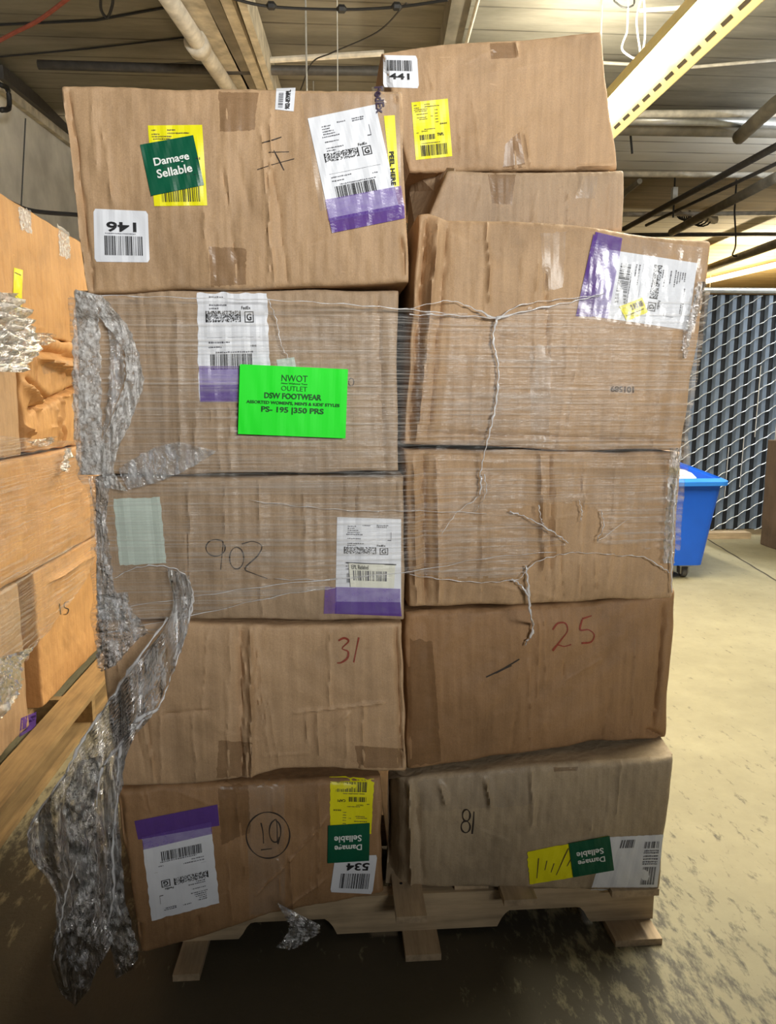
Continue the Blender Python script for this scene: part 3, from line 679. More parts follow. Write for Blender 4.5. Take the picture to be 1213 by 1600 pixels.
# left column, top to bottom
L1 = Carton('cardboard box on top of the left column, number 146 label upside down', (0,1.635), Kp(.0), quad=[(96,134),(628,140),(640,441),(134,457)], top=[(96,134),(350,137),(628,141)], bot=[(134,457),(320,452),(520,447),(640,441)],
     depth=.9, seed=11, flat=[(147,326,234,410),(219,196,324,322),(481,165,632,363),(430,137,462,174)], bulge=.006, mat=mL, auto=7, creases=[((106,140),(146,455),-.006,.006),((98,140),(136,455),.003,.003),((408,200),(430,450),.003,.004),((308,210),(330,450),.002,.004),((425,140),(420,445),.0025,.003),((618,150),(632,435),-.005,.004)])
L2 = Carton('film wrapped box, second down the left column, behind the bright green sign', (0,1.655), Kp(.0), quad=[(116,453),(622,452),(622,737),(126,743)], depth=.9, seed=12, flat=[(308,458,424,628)], bulge=.006, mat=mG, auto=5,
     creases=[((590,460),(600,730),-.004,.006),((276,470),(285,740),.002,.004),((338,600),(345,740),.002,.004)])
L3 = Carton('film wrapped box with handwritten 902, third down the left column', (0,1.665), Kp(.0), quad=[(146,746),(632,744),(632,970),(152,968)], depth=.9, seed=13, flat=[(177,776,260,883),(506,808,628,962),(322,840,418,905)], bulge=.007, mat=mG, auto=6,
     creases=[((405,750),(410,965),.003,.004),((475,750),(478,965),.002,.004),((352,750),(350,965),.002,.003),((618,750),(620,965),-.003,.004)])
L4 = Carton('creased cardboard box marked 31 in red, fourth down the left column', (0,1.675), Kp(.04), top=[(152,975),(300,973),(450,976),(630,976)], bot=[(182,1229),(300,1226),(394,1216),(440,1205),(520,1201),(636,1207)], depth=.9, seed=14, flat=[(524,996,566,1038)], bulge=.008, mat=cardboard((.47,.31,.18), 'light_tan'), auto=10, autoA=.003,
     creases=[((376,980),(378,1215),-.007,.008),((392,980),(394,1214),.009,.006),((516,985),(515,1110),.003,.004),((455,1112),(560,1100),.004,.003),((560,1100),(600,1097),.004,.003),((510,1145),(545,1110),.004,.003),((495,1105),(498,1180),.003,.004),((478,1108),(482,1160),.003,.003),((255,1115),(330,1108),-.003,.004),((620,980),(628,1200),-.006,.005),((325,985),(318,1110),.002,.003)])
L5 = Carton('dark tan cardboard box with circled 10, bottom of the left column', (0,1.772), Kp(.2), top=[(180,1238),(240,1228),(400,1222),(598,1216)], bot=[(222,1494),(330,1462),(420,1430),(600,1397)], depth=.85, minz=.142, seed=15, flat=[(210,1257,345,1440),(512,1217,590,1397),(384,1268,454,1342)], bulge=.010, r=.014, mat=mO, auto=6, autoA=.003,
     creases=[((186,1240),(222,1480),-.008,.008),((400,1395),(488,1300),.004,.003),((488,1300),(510,1270),.003,.003),((440,1420),(515,1365),.003,.003),((425,1230),(440,1415),.002,.004),((497,1225),(497,1395),.003,.004),((590,1222),(590,1390),.004,.004),((300,1300),(310,1450),-.003,.006)])
# right column
R0 = Carton('large cardboard box highest on the right, number 441 and yellow labels', (0,1.92), Kp(.02), top=[(597,80),(700,68),(800,62),(900,54),(939,50)], bot=[(640,268),(800,266),(966,263)], depth=.55, seed=21, flat=[(598,86,656,138),(643,154,707,250)], bulge=.005, mat=mL, auto=4, autoA=.0015,
     creases=[((805,64),(810,90),.004,.003),((815,205),(830,262),.003,.004),((900,262),(960,258),.004,.003)])
R1 = Carton('squashed cardboard box right below the 441 box', (0,1.86), Kp(.02), top=[(700,268),(800,268),(976,266)], bot=[(660,362),(800,362),(974,362)], depth=.55, seed=22, bulge=.004, mat=mG, auto=5)
R2 = Carton('cardboard box with purple edged label sideways, third down the right column', (0,1.70), Kp(.02), top=[(656,333),(672,331),(700,342),(800,343),(950,358),(1115,377)], bot=[(631,694),(800,700),(950,704),(1066,705)], depth=.85, seed=23, flat=[(900,362,1095,520),(950,600,995,616)], bulge=.010, r=.012, mat=mL, auto=6,
     creases=[((668,335),(640,690),-.012,.008),((684,345),(650,690),.010,.008),((700,350),(668,690),-.005,.006),((760,345),(763,480),.005,.004),((852,420),(855,560),-.003,.004),((640,675),(1065,690),-.004,.004),((775,527),(820,526),-.004,.003)])
R3 = Carton('film wrapped cardboard box with torn film, fourth down the right column', (0,1.71), Kp(.04), top=[(633,701),(850,705),(1066,706)], bot=[(640,951),(800,945),(1052,936)], depth=.85, seed=24, bulge=.009, r=.012, mat=mO if 0 else mL, auto=7,
     creases=[((842,705),(846,890),.007,.006),((858,705),(860,890),-.004,.006),((662,710),(665,945),-.008,.008),((680,712),(685,945),.006,.006),((645,712),(650,945),.006,.004),((752,700),(750,940),.002,.004)])
R4 = Carton('cardboard box marked 25 in dark red, second from bottom on the right', (0,1.79), Kp(.05), top=[(634,958),(660,955),(900,942),(1020,930),(1058,921)], bot=[(636,1205),(800,1182),(940,1160),(1043,1156)], depth=.8, seed=25, flat=[(858,962,932,1022)], bulge=.012, r=.014, mat=mO, auto=4,
     creases=[((1038,945),(1022,1140),-.006,.006),((840,960),(838,1100),.002,.004),((665,965),(680,1195),-.002,.02),((1010,1140),(1040,1155),-.008,.01)])
R5 = Carton('drab cardboard box marked 81 lying bottom right on the pallet', (0,1.815), Kp(-.10), top=[(606,1222),(645,1217),(660,1214),(750,1205),(840,1195),(960,1192),(1055,1183)], bot=[(604,1386),(645,1386),(800,1389),(1031,1393)], depth=.8, minz=.142, seed=26, flat=[(823,1304,1038,1392),(720,1262,745,1304)], bulge=.006, r=.012, mat=mT, auto=4,
     creases=[((606,1210),(606,1390),-.05,.03),((640,1215),(642,1385),.010,.006),((830,1200),(832,1290),.004,.005),((760,1215),(765,1260),.008,.006),((690,1225),(695,1255),.006,.008),((833,1290),(830,1385),-.002,.004),((650,1240),(660,1380),-.005,.015)])

# crumpled flap of R1
V = [P3(642,300,2.05),P3(650,270,2.02),P3(684,262,1.98),P3(712,264,1.89),P3(708,330,1.87),P3(680,300,1.95),P3(655,380,1.92),P3(636,400,2.02),P3(690,345,1.88)]
F = [(0,1,5),(1,2,5),(2,3,5),(3,4,5),(4,8,5),(5,8,6),(0,5,6),(0,6,7)]
fl = mk('crushed_flap', V, F, mG, R1.obj); so = fl.modifiers.new('s', 'SOLIDIFY'); so.thickness = .004

# L1 decals
y = Label(L1, [(231,196),(316,195),(324,321),(241,322)], M_YEL, 'yellow_label'); yellow_content(y, 3)
g = Label(L1, [(219,226),(302,211),(319,289),(236,306)], M_GRN, 'green_label', off=.0032); damage(g)
w = Label(L1, [(234,410),(148,409),(146,326),(231,330)], M_LABEL, 'number_label', corner=3); w.text('146', (.22,.58,.77,.77), bold=.025); w.rects(bars(.12,.13,.82,.50,9,30),'barcode',M_INK); w.rects(scrawl(.24,.535,.8,.02,3),'small_print',M_INKG)
s_ = Label(L1, [(430,171),(432,138),(462,137),(459,174)], M_LABEL, 'small_label'); s_.text('902-8599PL', (.08,.52,.92,.78), bold=.03); s_.rects(bars(.12,.15,.8,.4,4,14), 'barcode', M_INKG)
p_ = Label(L1, [(470,146),(628,143),(632,300),(500,330)], M_TAPEC, 'clear_tape', off=.0006)
ys = Label(L1, [(600,181),(617,180),(624,291),(612,292)], M_YEL, 'yellow_strip'); 
t_ = Label(L1, [(617,235),(621,290),(610,291),(606,236)], M_YEL, 'yellow_strip', off=.0014); t_.text('PEEL HERE', (.02,.15,.98,.8), bold=.03)
s_ = Label(L1, [(481,185),(587,163),(624,325),(516,346)], M_LABEL, 'shipping_label', off=.0016); ship_content(s_, 0, 5)
Label(L1, [(508,312),(627,290),(632,322),(514,345)], M_PURP, 'purple_pouch', off=.0035); Label(L1, [(514,341),(632,318),(633,341),(519,364)], M_PURP2, 'purple_pouch', off=.0035)
f_ = Label(L1, [(600,134),(604,176),(584,178),(581,136)], M_TAPEC, 'printed_tape', off=.0010); f_.text('FedEx', (.0,.1,1,.8), M_MARK, bold=.03)
tapep(L1, [(342,140),(404,141),(398,203),(344,206)]); tapep(L1, [(326,385),(385,388),(384,448),(330,450)])
stroke(L1, [[(410,223),(425,219),(440,214)],[(402,265),(430,256),(460,248)],[(428,235),(436,250),(444,266)],[(420,238),(452,237)]], .9, M_PEN)
# L2
s_ = Label(L2, [(308,458),(417,458),(424,622),(311,627)], M_LABEL, 'shipping_label', wav=.01); ship_content(s_, .22, 7, .97)
Label(L2, [(311,572),(423,572),(424,602),(312,602)], M_PURP, 'purple_pouch', off=.0035); Label(L2, [(312,602),(424,602),(424,627),(313,628)], M_PURP2, 'purple_pouch', off=.0035)
Label(L2, [(432,562),(460,558),(464,580),(436,584)], M_PALE, 'paper_tag')
stroke(L2, [ell(549,597,4,6)], .7, M_PEN)
# L3
Label(L3, [(177,780),(250,776),(260,880),(187,883)], M_PALE, 'paper_sheet', wav=.01)
s_ = Label(L3, [(527,808),(627,811),(627,959),(524,958)], M_LABEL, 'shipping_label'); ship_content(s_, 0, 8, .85)
Label(L3, [(508,917),(526,918),(526,959),(506,959)], M_PURP, 'purple_pouch', off=.003); Label(L3, [(525,917),(626,920),(626,941),(525,940)], M_PURP, 'purple_pouch', off=.0035); Label(L3, [(525,940),(626,941),(628,963),(524,959)], M_PURP2, 'purple_pouch', off=.0035)
e_ = Label(L3, [(545,880),(618,883),(616,919),(548,917)], M_LABEL2, 'relabel_sticker', off=.005); e_.text('EPL Relabel', (.06,.06,.42,.24)); e_.rects(bars(.08,.30,.85,.72,5,20),'barcode',M_INKG); e_.rects([(-.05,-.04,1.02,.01)],'rule_line',M_INK)
stroke(L3, [ell(337,856,15,13,14,-.4,5.6)+[(347,868),(345,890)], ell(370,872,11,17,14,-1.5,5.2), [(378,850),(395,846),(409,853),(403,868),(383,888),(396,896),(418,904)]], 1.0, M_PEN)
# L4
stroke(L4, [[(529,1001),(538,997),(545,1002),(535,1013),(544,1018),(543,1028),(534,1035),(527,1036)],[(561,996),(557,1015),(553,1035)]], 1.7, M_RED)
tapep(L4, [(342,1157),(395,1160),(392,1212),(338,1216)]); tapep(L4, [(555,1165),(632,1170),(634,1200),(560,1200)])
# L5
tapep(L5, [(388,1226),(445,1224),(445,1420),(390,1432)], M_TAPEC); tapep(L5, [(340,1224),(388,1226),(392,1300),(346,1320)])
s_ = Label(L5, [(343,1411),(237,1439),(222,1311),(330,1290)], M_LABEL, 'shipping_label', wav=.008); ship_content(s_, 0, 9)
Label(L5, [(210,1283),(340,1257),(343,1290),(216,1312)], M_PURP2, 'purple_pouch', off=.0022); Label(L5, [(222,1308),(330,1284),(332,1303),(224,1328)], M_PURP, 'purple_pouch', off=.0035)
y = Label(L5, [(580,1303),(516,1300),(516,1217),(585,1218)], M_YEL, 'yellow_label', wav=.01); yellow_content(y, 6, 'CAP1', '0534')
w = Label(L5, [(582,1397),(516,1394),(524,1338),(590,1336)], M_LABEL, 'number_label', off=.0022, corner=2); w.rects(bars(.12,.12,.82,.52,19,26),'barcode',M_INK); w.text('534', (.16,.60,.70,.80), bold=.025)
g = Label(L5, [(577,1345),(512,1349),(513,1290),(578,1286)], M_GRN, 'green_label', off=.0042); damage(g)
stroke(L5, [ell(419,1305,34,36,22,0,6.6), [(408,1286),(411,1300),(412,1318)], ell(430,1299,9,17,12,-1.5,5.0)+[(434,1318),(437,1308)], [(408,1328),(425,1326)]], 1.1, M_PEN)
# R0
w = Label(R0, [(599,86),(652,87),(655,138),(599,136)], M_LABEL, 'number_label', corner=2); w.rects(bars(.10,.15,.85,.48,29,26),'barcode',M_INK); w.text('441', (.17,.55,.75,.74), bold=.025)
y = Label(R0, [(643,160),(700,154),(707,244),(650,250)], M_YEL, 'yellow_label'); yellow_content(y, 12, 'TNPL', '0441')
tapep(R0, [(765,68),(806,66),(808,90),(768,92)]); tapep(R0, [(790,225),(812,206),(822,262),(786,266)])
tapep(R1, [(762,268),(806,268),(800,320),(770,318)]); tapep(R1, [(905,275),(935,275),(930,310),(900,310)], M_TAPEC)
# R2
s_ = Label(R2, [(1090,411),(1075,516),(926,494),(945,389)], M_LABEL, 'shipping_label'); ship_content(s_, 0, 15)
Label(R2, [(931,362),(973,372),(970,392),(928,387)], M_PURP2, 'purple_pouch', off=.003); Label(R2, [(928,365),(946,388),(926,495),(900,494)], M_PURP2, 'purple_pouch', off=.003); Label(R2, [(944,388),(970,392),(950,498),(925,494)], M_PURP, 'purple_pouch', off=.0035)
Label(R2, [(935,364),(1108,388),(1085,520),(905,496)], M_POUCH, 'clear_pouch', off=.0045)
y = Label(R2, [(968,479),(1004,465),(1013,488),(980,502)], M_YEL, 'yellow_sticker', off=.0035); y.rects(bars(.42,.15,.95,.5,3,10),'barcode',M_INKB); y.rects(scrawl(.1,.65,.9,.08,3),'small_print',M_INKB)
l_ = Label(R2, [(993,615),(953,613),(953,602),(993,603)], M_TAPEC, 'stamp_area', off=.0005); l_.text('101589', (.05,.1,.95,.9), M_INKB, bold=.02)
tapep(R2, [(845,365),(885,362),(880,450),(850,455)], M_TAPEC); tapep(R2, [(828,540),(862,540),(858,690),(830,690)], M_TAPEC)
# R4
stroke(R4, [[(864,984),(872,974),(884,974),(887,986),(877,1000),(864,1017),(871,1008),(882,1010),(893,1007)],[(910,968),(907,984),(920,984),(929,992),(924,1003),(909,1005)],[(910,967),(925,962)]], 1.5, M_RED)
stroke(R4, [[(760,1058),(785,1046),(812,1030)],[(775,1052),(800,1040)]], 1.2, M_PEN)
tapep(R4, [(636,1000),(676,1002),(690,1190),(640,1200)])
# R5
stroke(R5, [ell(729,1274,6,9,12,1.5,7.9), ell(728,1292,7,9,12,-1.6,4.8), [(741,1268),(740,1285),(738,1303)]], 1.3, M_PEN)
w = Label(R5, [(1027,1391),(923,1391),(952,1308),(1037,1304)], M_LABEL, 'shipping_label', wav=.005); w.rects(bars(.06,.1,.28,.42,3,12),'barcode',M_INKG); w.rects(bars(.06,.76,.33,.88,4,9),'barcode',M_INKG); w.rects(bars(.5,.78,.75,.93,8,9),'barcode',M_INKG)
w.rects(sum([scrawl(.05,b,.3,.03,int(b*99)) for b in (.46,.5,.55,.6,.66,.7)], []), 'small_print', M_INKG)
y = Label(R5, [(897,1371),(828,1382),(824,1331),(950,1306)], M_YEL, 'yellow_label', off=.002, wav=.01)
y.rects([(.06+.13*i,.15+.1*(i % 3),.075+.13*i,.5+.12*(i % 4)) for i in range(7)], 'small_print', M_INKB)
g = Label(R5, [(960,1360),(896,1371),(889,1318),(953,1306)], M_GRN, 'green_label', off=.0045); damage(g)
tapep(R5, [(652,1218),(828,1198),(832,1258),(660,1268)], M_TAPEC); tapep(R5, [(865,1194),(905,1193),(903,1204),(866,1206)])

# ------------------------------------------------------------------ pallets
def pallet(x0, x1, y0, y1, along, label, floor_marks=None):
    """deck boards run along `along`; stringers run across them"""
    t = empty('wooden_pallet', ((x0+x1)/2, (y0+y1)/2, 0)); tag(t, label, 'pallet')
    if along == 'Y':
        for yy in (y0+.11, (y0+y1)/2-.02, y1-.06):
            m = MB(); prof = []; n = 120
            for i in range(n+1):
                x = x0+(x1-x0)*i/n; z = .018; f = (x-x0)/(x1-x0)
                for c0, hw in ((.235, .095), (.765, .095)):
                    dd = abs(f-c0)
                    if dd < hw: z = .018+.045*min(1, (hw-dd)/.02)**.5
                prof.append((x, z))
            V = []; 
            for x, z in prof: V += [(x,yy,z),(x,yy,.122),(x,yy+.038,.122),(x,yy+.038,z)]
            F = []
            for i in range(n):
                for k in range(4): F.append((4*i+k, 4*(i+1)+k, 4*(i+1)+(k+1) % 4, 4*i+(k+1) % 4))
            F += [(0,1,2,3),(4*n+3,4*n+2,4*n+1,4*n)]
            mk('stringer', V, F, M_WOODX, t)
        return t
    return t
r = random.Random(3)
PT = pallet(-.43, .835, 1.67, 2.69, 'Y', 'worn wooden pallet with notched sides under the tall box stack')
def board(x0_, x1_, y0_, y1_, z0_, z1_, t, mat, name, skew=0): 
    MB().add([(x0_,y0_,z0_),(x1_,y0_,z0_),(x1_+skew,y1_,z0_),(x0_+skew,y1_,z0_),(x0_,y0_,z1_),(x1_,y0_,z1_),(x1_+skew,y1_,z1_),(x0_+skew,y1_,z1_)],
      [(0,3,2,1),(4,5,6,7),(0,1,5,4),(1,2,6,5),(2,3,7,6),(3,0,4,7)]).build(name, mat, t)
for xa, xb, ys_ in ((-.42,-.33,1.80),(-.25,-.16,1.80),(-.05,.04,1.80),(.137,.213,1.672),(.30,.39,1.79),(.415,.50,1.715),(.56,.65,1.79),(.70,.825,1.73)):
    board(xa, xb, ys_, 2.68, .122, .140, PT, M_WOODY, 'deck_board')
for pxa, pxb, pya, sk in ((270,312,1534,.03),(634,690,1503,0),(962,1036,1480,-.02)):
    a = onZ(pxa, pya, .0); b = onZ(pxb, pya-2, .0); board(a[0], b[0], a[1], 2.65, .0, .018, PT, M_WOODY, 'bottom_board', sk)
for x in (.16, .195):
    MB().tube([(x,1.80,.139),(x,1.80,.1415)], .004, 8).build('nail', M_INK, PT)
# left pallet
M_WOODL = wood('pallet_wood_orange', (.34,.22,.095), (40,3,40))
PL = empty('wooden_pallet', (-1.6, 3.2, 0)); tag(PL, 'orange lit wooden pallet under the wrapped boxes at left', 'pallet')
yy = 2.05; k = 0
for (xa, xb) in ((-1.165,-1.045),(-1.36,-1.24),(-1.6,-1.48),(-1.85,-1.73),(-2.1,-1.98),(-2.3,-2.18)):
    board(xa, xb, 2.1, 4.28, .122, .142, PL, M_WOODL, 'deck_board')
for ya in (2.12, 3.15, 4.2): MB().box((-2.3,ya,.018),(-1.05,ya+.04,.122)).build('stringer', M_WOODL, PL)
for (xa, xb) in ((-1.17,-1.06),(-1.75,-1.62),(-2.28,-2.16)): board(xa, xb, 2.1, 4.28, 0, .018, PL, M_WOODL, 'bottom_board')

# left stack cartons, face X = -1.2 (local x = world Y)
PH = R(90)
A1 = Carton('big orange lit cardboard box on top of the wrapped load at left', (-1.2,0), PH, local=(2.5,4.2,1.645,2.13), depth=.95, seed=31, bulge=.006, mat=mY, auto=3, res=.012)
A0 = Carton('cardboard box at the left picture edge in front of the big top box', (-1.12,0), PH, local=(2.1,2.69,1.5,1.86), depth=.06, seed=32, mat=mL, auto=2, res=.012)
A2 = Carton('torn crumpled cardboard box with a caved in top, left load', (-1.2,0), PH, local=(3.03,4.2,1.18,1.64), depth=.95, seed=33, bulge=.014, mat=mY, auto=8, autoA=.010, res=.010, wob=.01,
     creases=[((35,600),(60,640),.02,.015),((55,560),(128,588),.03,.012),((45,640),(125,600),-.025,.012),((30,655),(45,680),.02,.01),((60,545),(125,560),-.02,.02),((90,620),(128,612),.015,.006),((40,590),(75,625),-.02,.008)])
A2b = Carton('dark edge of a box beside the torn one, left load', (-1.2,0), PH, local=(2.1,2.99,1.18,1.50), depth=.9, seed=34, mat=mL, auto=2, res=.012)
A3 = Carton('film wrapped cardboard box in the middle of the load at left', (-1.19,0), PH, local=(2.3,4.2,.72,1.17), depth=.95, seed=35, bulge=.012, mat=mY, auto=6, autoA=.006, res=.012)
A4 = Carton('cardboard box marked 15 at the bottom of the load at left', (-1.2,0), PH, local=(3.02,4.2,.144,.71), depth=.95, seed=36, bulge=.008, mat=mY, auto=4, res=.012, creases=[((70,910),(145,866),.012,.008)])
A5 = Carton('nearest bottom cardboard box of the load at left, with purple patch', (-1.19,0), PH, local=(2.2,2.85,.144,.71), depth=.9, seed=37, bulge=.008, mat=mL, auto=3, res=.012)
y = Label(A1, [(22,418),(36,422),(33,502),(20,480)], M_YEL, 'yellow_label', res=4)
y.rects(bars(.2,.78,.8,.95,2,10)+scrawl(.1,.1,.8,.03,2)+scrawl(.1,.6,.8,.03,5), 'small_print', M_INKB)
stroke(A4, [[(93,943),(95,960)],[(108,940),(101,942),(101,949),(107,952),(105,959),(99,960)]], .8, M_PEN)
tapep(A2, [(62,560),(108,565),(100,580),(68,585)], M_TAPEC)
Label(A5, [(33,1122),(57,1112),(56,1136),(30,1152)], M_PURP2, 'purple_patch')
for q in ([(28,322),(48,328),(50,365),(32,358)], [(90,352),(108,362),(110,405),(93,400)]): Label(A1, q, M_FILM3, 'film_tape', wav=.06, res=3)

# small brown carton stack at right edge
MBX = Carton('dark brown carton at the right picture edge before the fence', (4.05,0), R(-90), local=(-6.84,-6.0,.0,1.0), depth=.9, seed=41, bulge=.01, mat=cardboard((.13,.09,.06), 'dark_brown'), auto=2, res=.03)

# ------------------------------------------------------------------ stretch film on the stack
cart_ = [L1, L2, L3, L4, R2, R3, R4]
zs = np.linspace(.80, 1.80, 260)
def depth_at(X, Z):
    D = np.full(X.shape, 9.)
    for c in cart_:
        # world X -> local plane
        xl = (X-c.O[0])/c.ex[0]; yl = 0
        u = c.uv(xl, Z); xt, zt = c.edge(c.T, u[0]); xb, zb = c.edge(c.B, u[0])
        inside = (Z <= zt+.004) & (Z >= zb-.004)
        vv = u[1]; x0_ = c.B[0,0]+(c.T[0,0]-c.B[0,0])*vv; x1_ = c.B[-1,0]+(c.T[-1,0]-c.B[-1,0])*vv; inside &= (xl >= x0_-.001) & (xl <= x1_+.001)
        y = c.O[1]+c.ex[1]*xl+c.surf(xl, Z)*c.ey[1]; D = np.where(inside, np.minimum(D, y), D)
    return D
NX, NZ = 330, 230
gx = np.linspace(-.62, .90, NX); gz = np.linspace(.62, 1.72, NZ); GX, GZ = np.meshgrid(gx, gz)
D = depth_at(GX, GZ); has = D < 5
dx = gx[1]-gx[0]
D0 = D.copy()
for k in range(1, 9):  # bridge gaps: running minimum then smooth
    D0[:, k:] = np.minimum(D0[:, k:], D[:, :-k]+.0015*k); D0[:, :-k] = np.minimum(D0[:, :-k], D[:, k:]+.0015*k)
for k in range(1, 5):
    t = D0.copy(); D0[k:] = np.minimum(D0[k:], t[:-k]); D0[:-k] = np.minimum(D0[:-k], t[k:])
D0 = np.where(D0 > 5, 1.76, D0)
for _ in range(3):
    D0 = (D0+np.roll(D0,1,0)+np.roll(D0,-1,0)+np.roll(D0,1,1)+np.roll(D0,-1,1))/5
def filmY(X, Z):
    i = np.clip((X-gx[0])/dx, 0, NX-1.001); j = np.clip((Z-gz[0])/(gz[1]-gz[0]), 0, NZ-1.001); a = i.astype(int); b = j.astype(int); fi = i-a; fj = j-b
    return (D0[b,a]*(1-fi)*(1-fj)+D0[b,a+1]*fi*(1-fj)+D0[b+1,a]*(1-fi)*fj+D0[b+1,a+1]*fi*fj)
def px_film(px, py, off=.008):
    px = np.asarray(px, float).ravel(); py = np.asarray(py, float).ravel(); y = np.full(px.shape, 1.66)
    for _ in range(4):
        d = ray(px, py); p = CP+d*(y/d[:,1])[:,None]; y = filmY(p[:,0], p[:,2])-off
    d = ray(px, py); return CP+d*(y/d[:,1])[:,None]
def proj(P):
    c = (P-CP)@MR; return 606.5+FPX*c[...,0]/-c[...,2], 800-FPX*c[...,1]/-c[...,2]
# extents per row of the wrapped boxes
xl_ = np.array([GX[j][has[j]].min() if has[j].any() else -.5 for j in range(NZ)]); xr_ = np.array([GX[j][has[j]].max() if has[j].any() else .8 for j in range(NZ)])
for _ in range(6):
    xl_ = np.minimum(xl_, (np.roll(xl_,1)+np.roll(xl_,-1))/2); xr_ = np.maximum(xr_, (np.roll(xr_,1)+np.roll(xr_,-1))/2)
ks = np.ones(7)/7; xl_ = np.convolve(np.pad(xl_,3,'edge'), ks, 'valid'); xr_ = np.convolve(np.pad(xr_,3,'edge'), ks, 'valid')
def inpoly(x, y, poly):
    c = np.zeros(np.shape(x), bool); n = len(poly)
    for i in range(n):
        x1_, y1_ = poly[i]; x2_, y2_ = poly[i-1]
        if y1_ == y2_: continue
        m = ((y1_ > y) != (y2_ > y)) & (x < (x2_-x1_)*(y-y1_)/(y2_-y1_)+x1_); c ^= m
    return c
FT = [(60,462),(300,464),(470,470),(625,480),(770,492),(860,476),(935,458),(1000,462),(1150,452)]
FBm = [(60,1062),(165,1045),(200,1010),(300,962),(440,932),(640,898),(700,905),(812,902),(835,880),(900,865),(960,870),(1010,868),(1150,872)]
hole = [[(795,798),(850,790),(900,784),(935,800),(942,830),(930,850),(905,860),(880,845),(850,815)], [(812,905),(850,860),(930,850),(1150,868),(1150,1100),(812,1100)]]
cols = []; 
nmain = 300; back = [.30,.22,.15,.09,.05,.025,.01]
U = np.linspace(0, 1, nmain); rows = []
for j in range(NZ):
    z = gz[j]; xa, xb = xl_[j]-.007, xr_[j]+.007
    X = xa+(xb-xa)*U; Yf = filmY(np.clip(X, xa+.01, xb-.01), np.full(nmain, z))-.0075
    wr = .0022*sn(X, np.full(nmain, z), 71, .05, ax=.25, ay=1.6)+.0012*sn(X, np.full(nmain, z), 72, .018, ax=.15, ay=1.5); Yf = Yf-np.abs(wr)
    Lf = [(xa-.003+.003*math.sin(z*60+b*30), Yf[0]+b, z+0*b) for b in back]; Rt = [(xb+.003+.003*math.sin(z*55+b*30), Yf[-1]+b, z) for b in back[::-1]]
    rows.append(Lf+list(zip(X, Yf, np.full(nmain, z)))+Rt)
G = np.array(rows); nr, nc = G.shape[:2]; PX, PY = proj(G)
frnt = np.zeros((nr, nc), bool); frnt[:, len(back):-len(back)] = True
pxc = np.clip(PX, 60, 1150)
jag = 3*sn(PX, PY, 5, 25)
ok = (PY > np.interp(pxc, *zip(*FT))+jag) & (PY < np.interp(pxc, *zip(*FBm))+jag)
for h_ in hole: ok &= ~(inpoly(PX+jag, PY+jag, h_))
idx = -np.ones((nr, nc), int); F = []; 
for j in range(nr-1):
    for i in range(nc-1):
        if ok[j,i] and ok[j+1,i] and ok[j,i+1] and ok[j+1,i+1]: F.append((j*nc+i, j*nc+i+1, (j+1)*nc+i+1, (j+1)*nc+i))
used = sorted({i for f in F for i in f}); rm = {o: n for n, o in enumerate(used)}
FV = G.reshape(-1,3)[used]; F = [tuple(rm[i] for i in f) for f in F]
SW = empty('stretch_wrap', (.1, 1.7, .14)); tag(SW, 'clear stretch film wound round the tall box stack, its torn end hanging left', 'stretch film')
fs = mk('film_sheet', FV, F, M_FILM, SW, smooth=True)
# crinkled pieces
def sheet(left, right, mat, name, amp=.012, off=.012, Yfn=None, nu=26, step=.004, seed=1, sc=.03, par=None, stretch=1.0, y0=None):
    """crumpled film between two px edge polylines (same number of points), resampled"""
    l = np.array(spline(left, 6)); r = np.array(spline(right, 6)); n = len(l)
    Lp = np.array([l[int(i)]*(1-(i % 1))+l[min(n-1, int(i)+1)]*(i % 1) for i in np.linspace(0, n-1, max(n, 90)*1)])
    m = len(r); Rp = np.array([r[int(i)]*(1-(i % 1))+r[min(m-1, int(i)+1)]*(i % 1) for i in np.linspace(0, m-1, len(Lp))])
    S, T = np.meshgrid(np.linspace(0, 1, nu), np.linspace(0, 1, len(Lp)))
    PXs = Lp[:,0][:,None]*(1-S)+Rp[:,0][:,None]*S; PYs = Lp[:,1][:,None]*(1-S)+Rp[:,1][:,None]*S
    ed = (np.abs(2*S-1) > .98); PXs = PXs+ed*2.0*sn(PXs*0+T*40, T*10, seed+3, 3.)
    if Yfn is None: P = px_film(PXs, PYs, off)
    else:
        d = ray(PXs.ravel(), PYs.ravel()); Y = Yfn(PXs.ravel(), PYs.ravel()); P = CP+d*(Y/d[:,1])[:,None]
    x, z = P[:,0], P[:,2]
    f = np.abs(sn(x, z, seed, sc*2.2, ax=1.5, ay=.55*stretch))*1.0+np.abs(sn(x, z, seed+1, sc, ax=1.3, ay=.7*stretch))*.6+np.abs(sn(x, z, seed+2, sc*.4))*.25
    dirn = (P-CP)/np.linalg.norm(P-CP, axis=1)[:,None]
    P = P-dirn*(amp*f)[:,None]
    n2 = nu; F = [(j*n2+i, j*n2+i+1, (j+1)*n2+i+1, (j+1)*n2+i) for j in range(len(Lp)-1) for i in range(n2-1)]
    return mk(name, P, F, mat, par or SW, smooth=True)
# wrapped left corner of L2 / L3
sheet([(118,452),(114,520),(114,600),(116,680),(124,742)], [(150,462),(156,520),(158,600),(160,680),(166,742)], M_FILM3, 'crinkled_corner', .0035, .012, nu=28, seed=81, sc=.016, stretch=3.5)
sheet([(138,744),(146,800),(150,860),(152,920),(152,968)], [(176,744),(166,800),(172,860),(180,920),(196,968)], M_FILM2, 'crinkled_corner', .005, .012, nu=28, seed=83, sc=.018, stretch=3.5)
sheet([(150,930),(152,955),(150,990),(152,1030),(158,1050)], [(200,925),(205,950),(230,985),(215,1000),(180,1040)], M_FILM2, 'crinkled_corner', .010, .014, nu=20, seed=84, sc=.016)
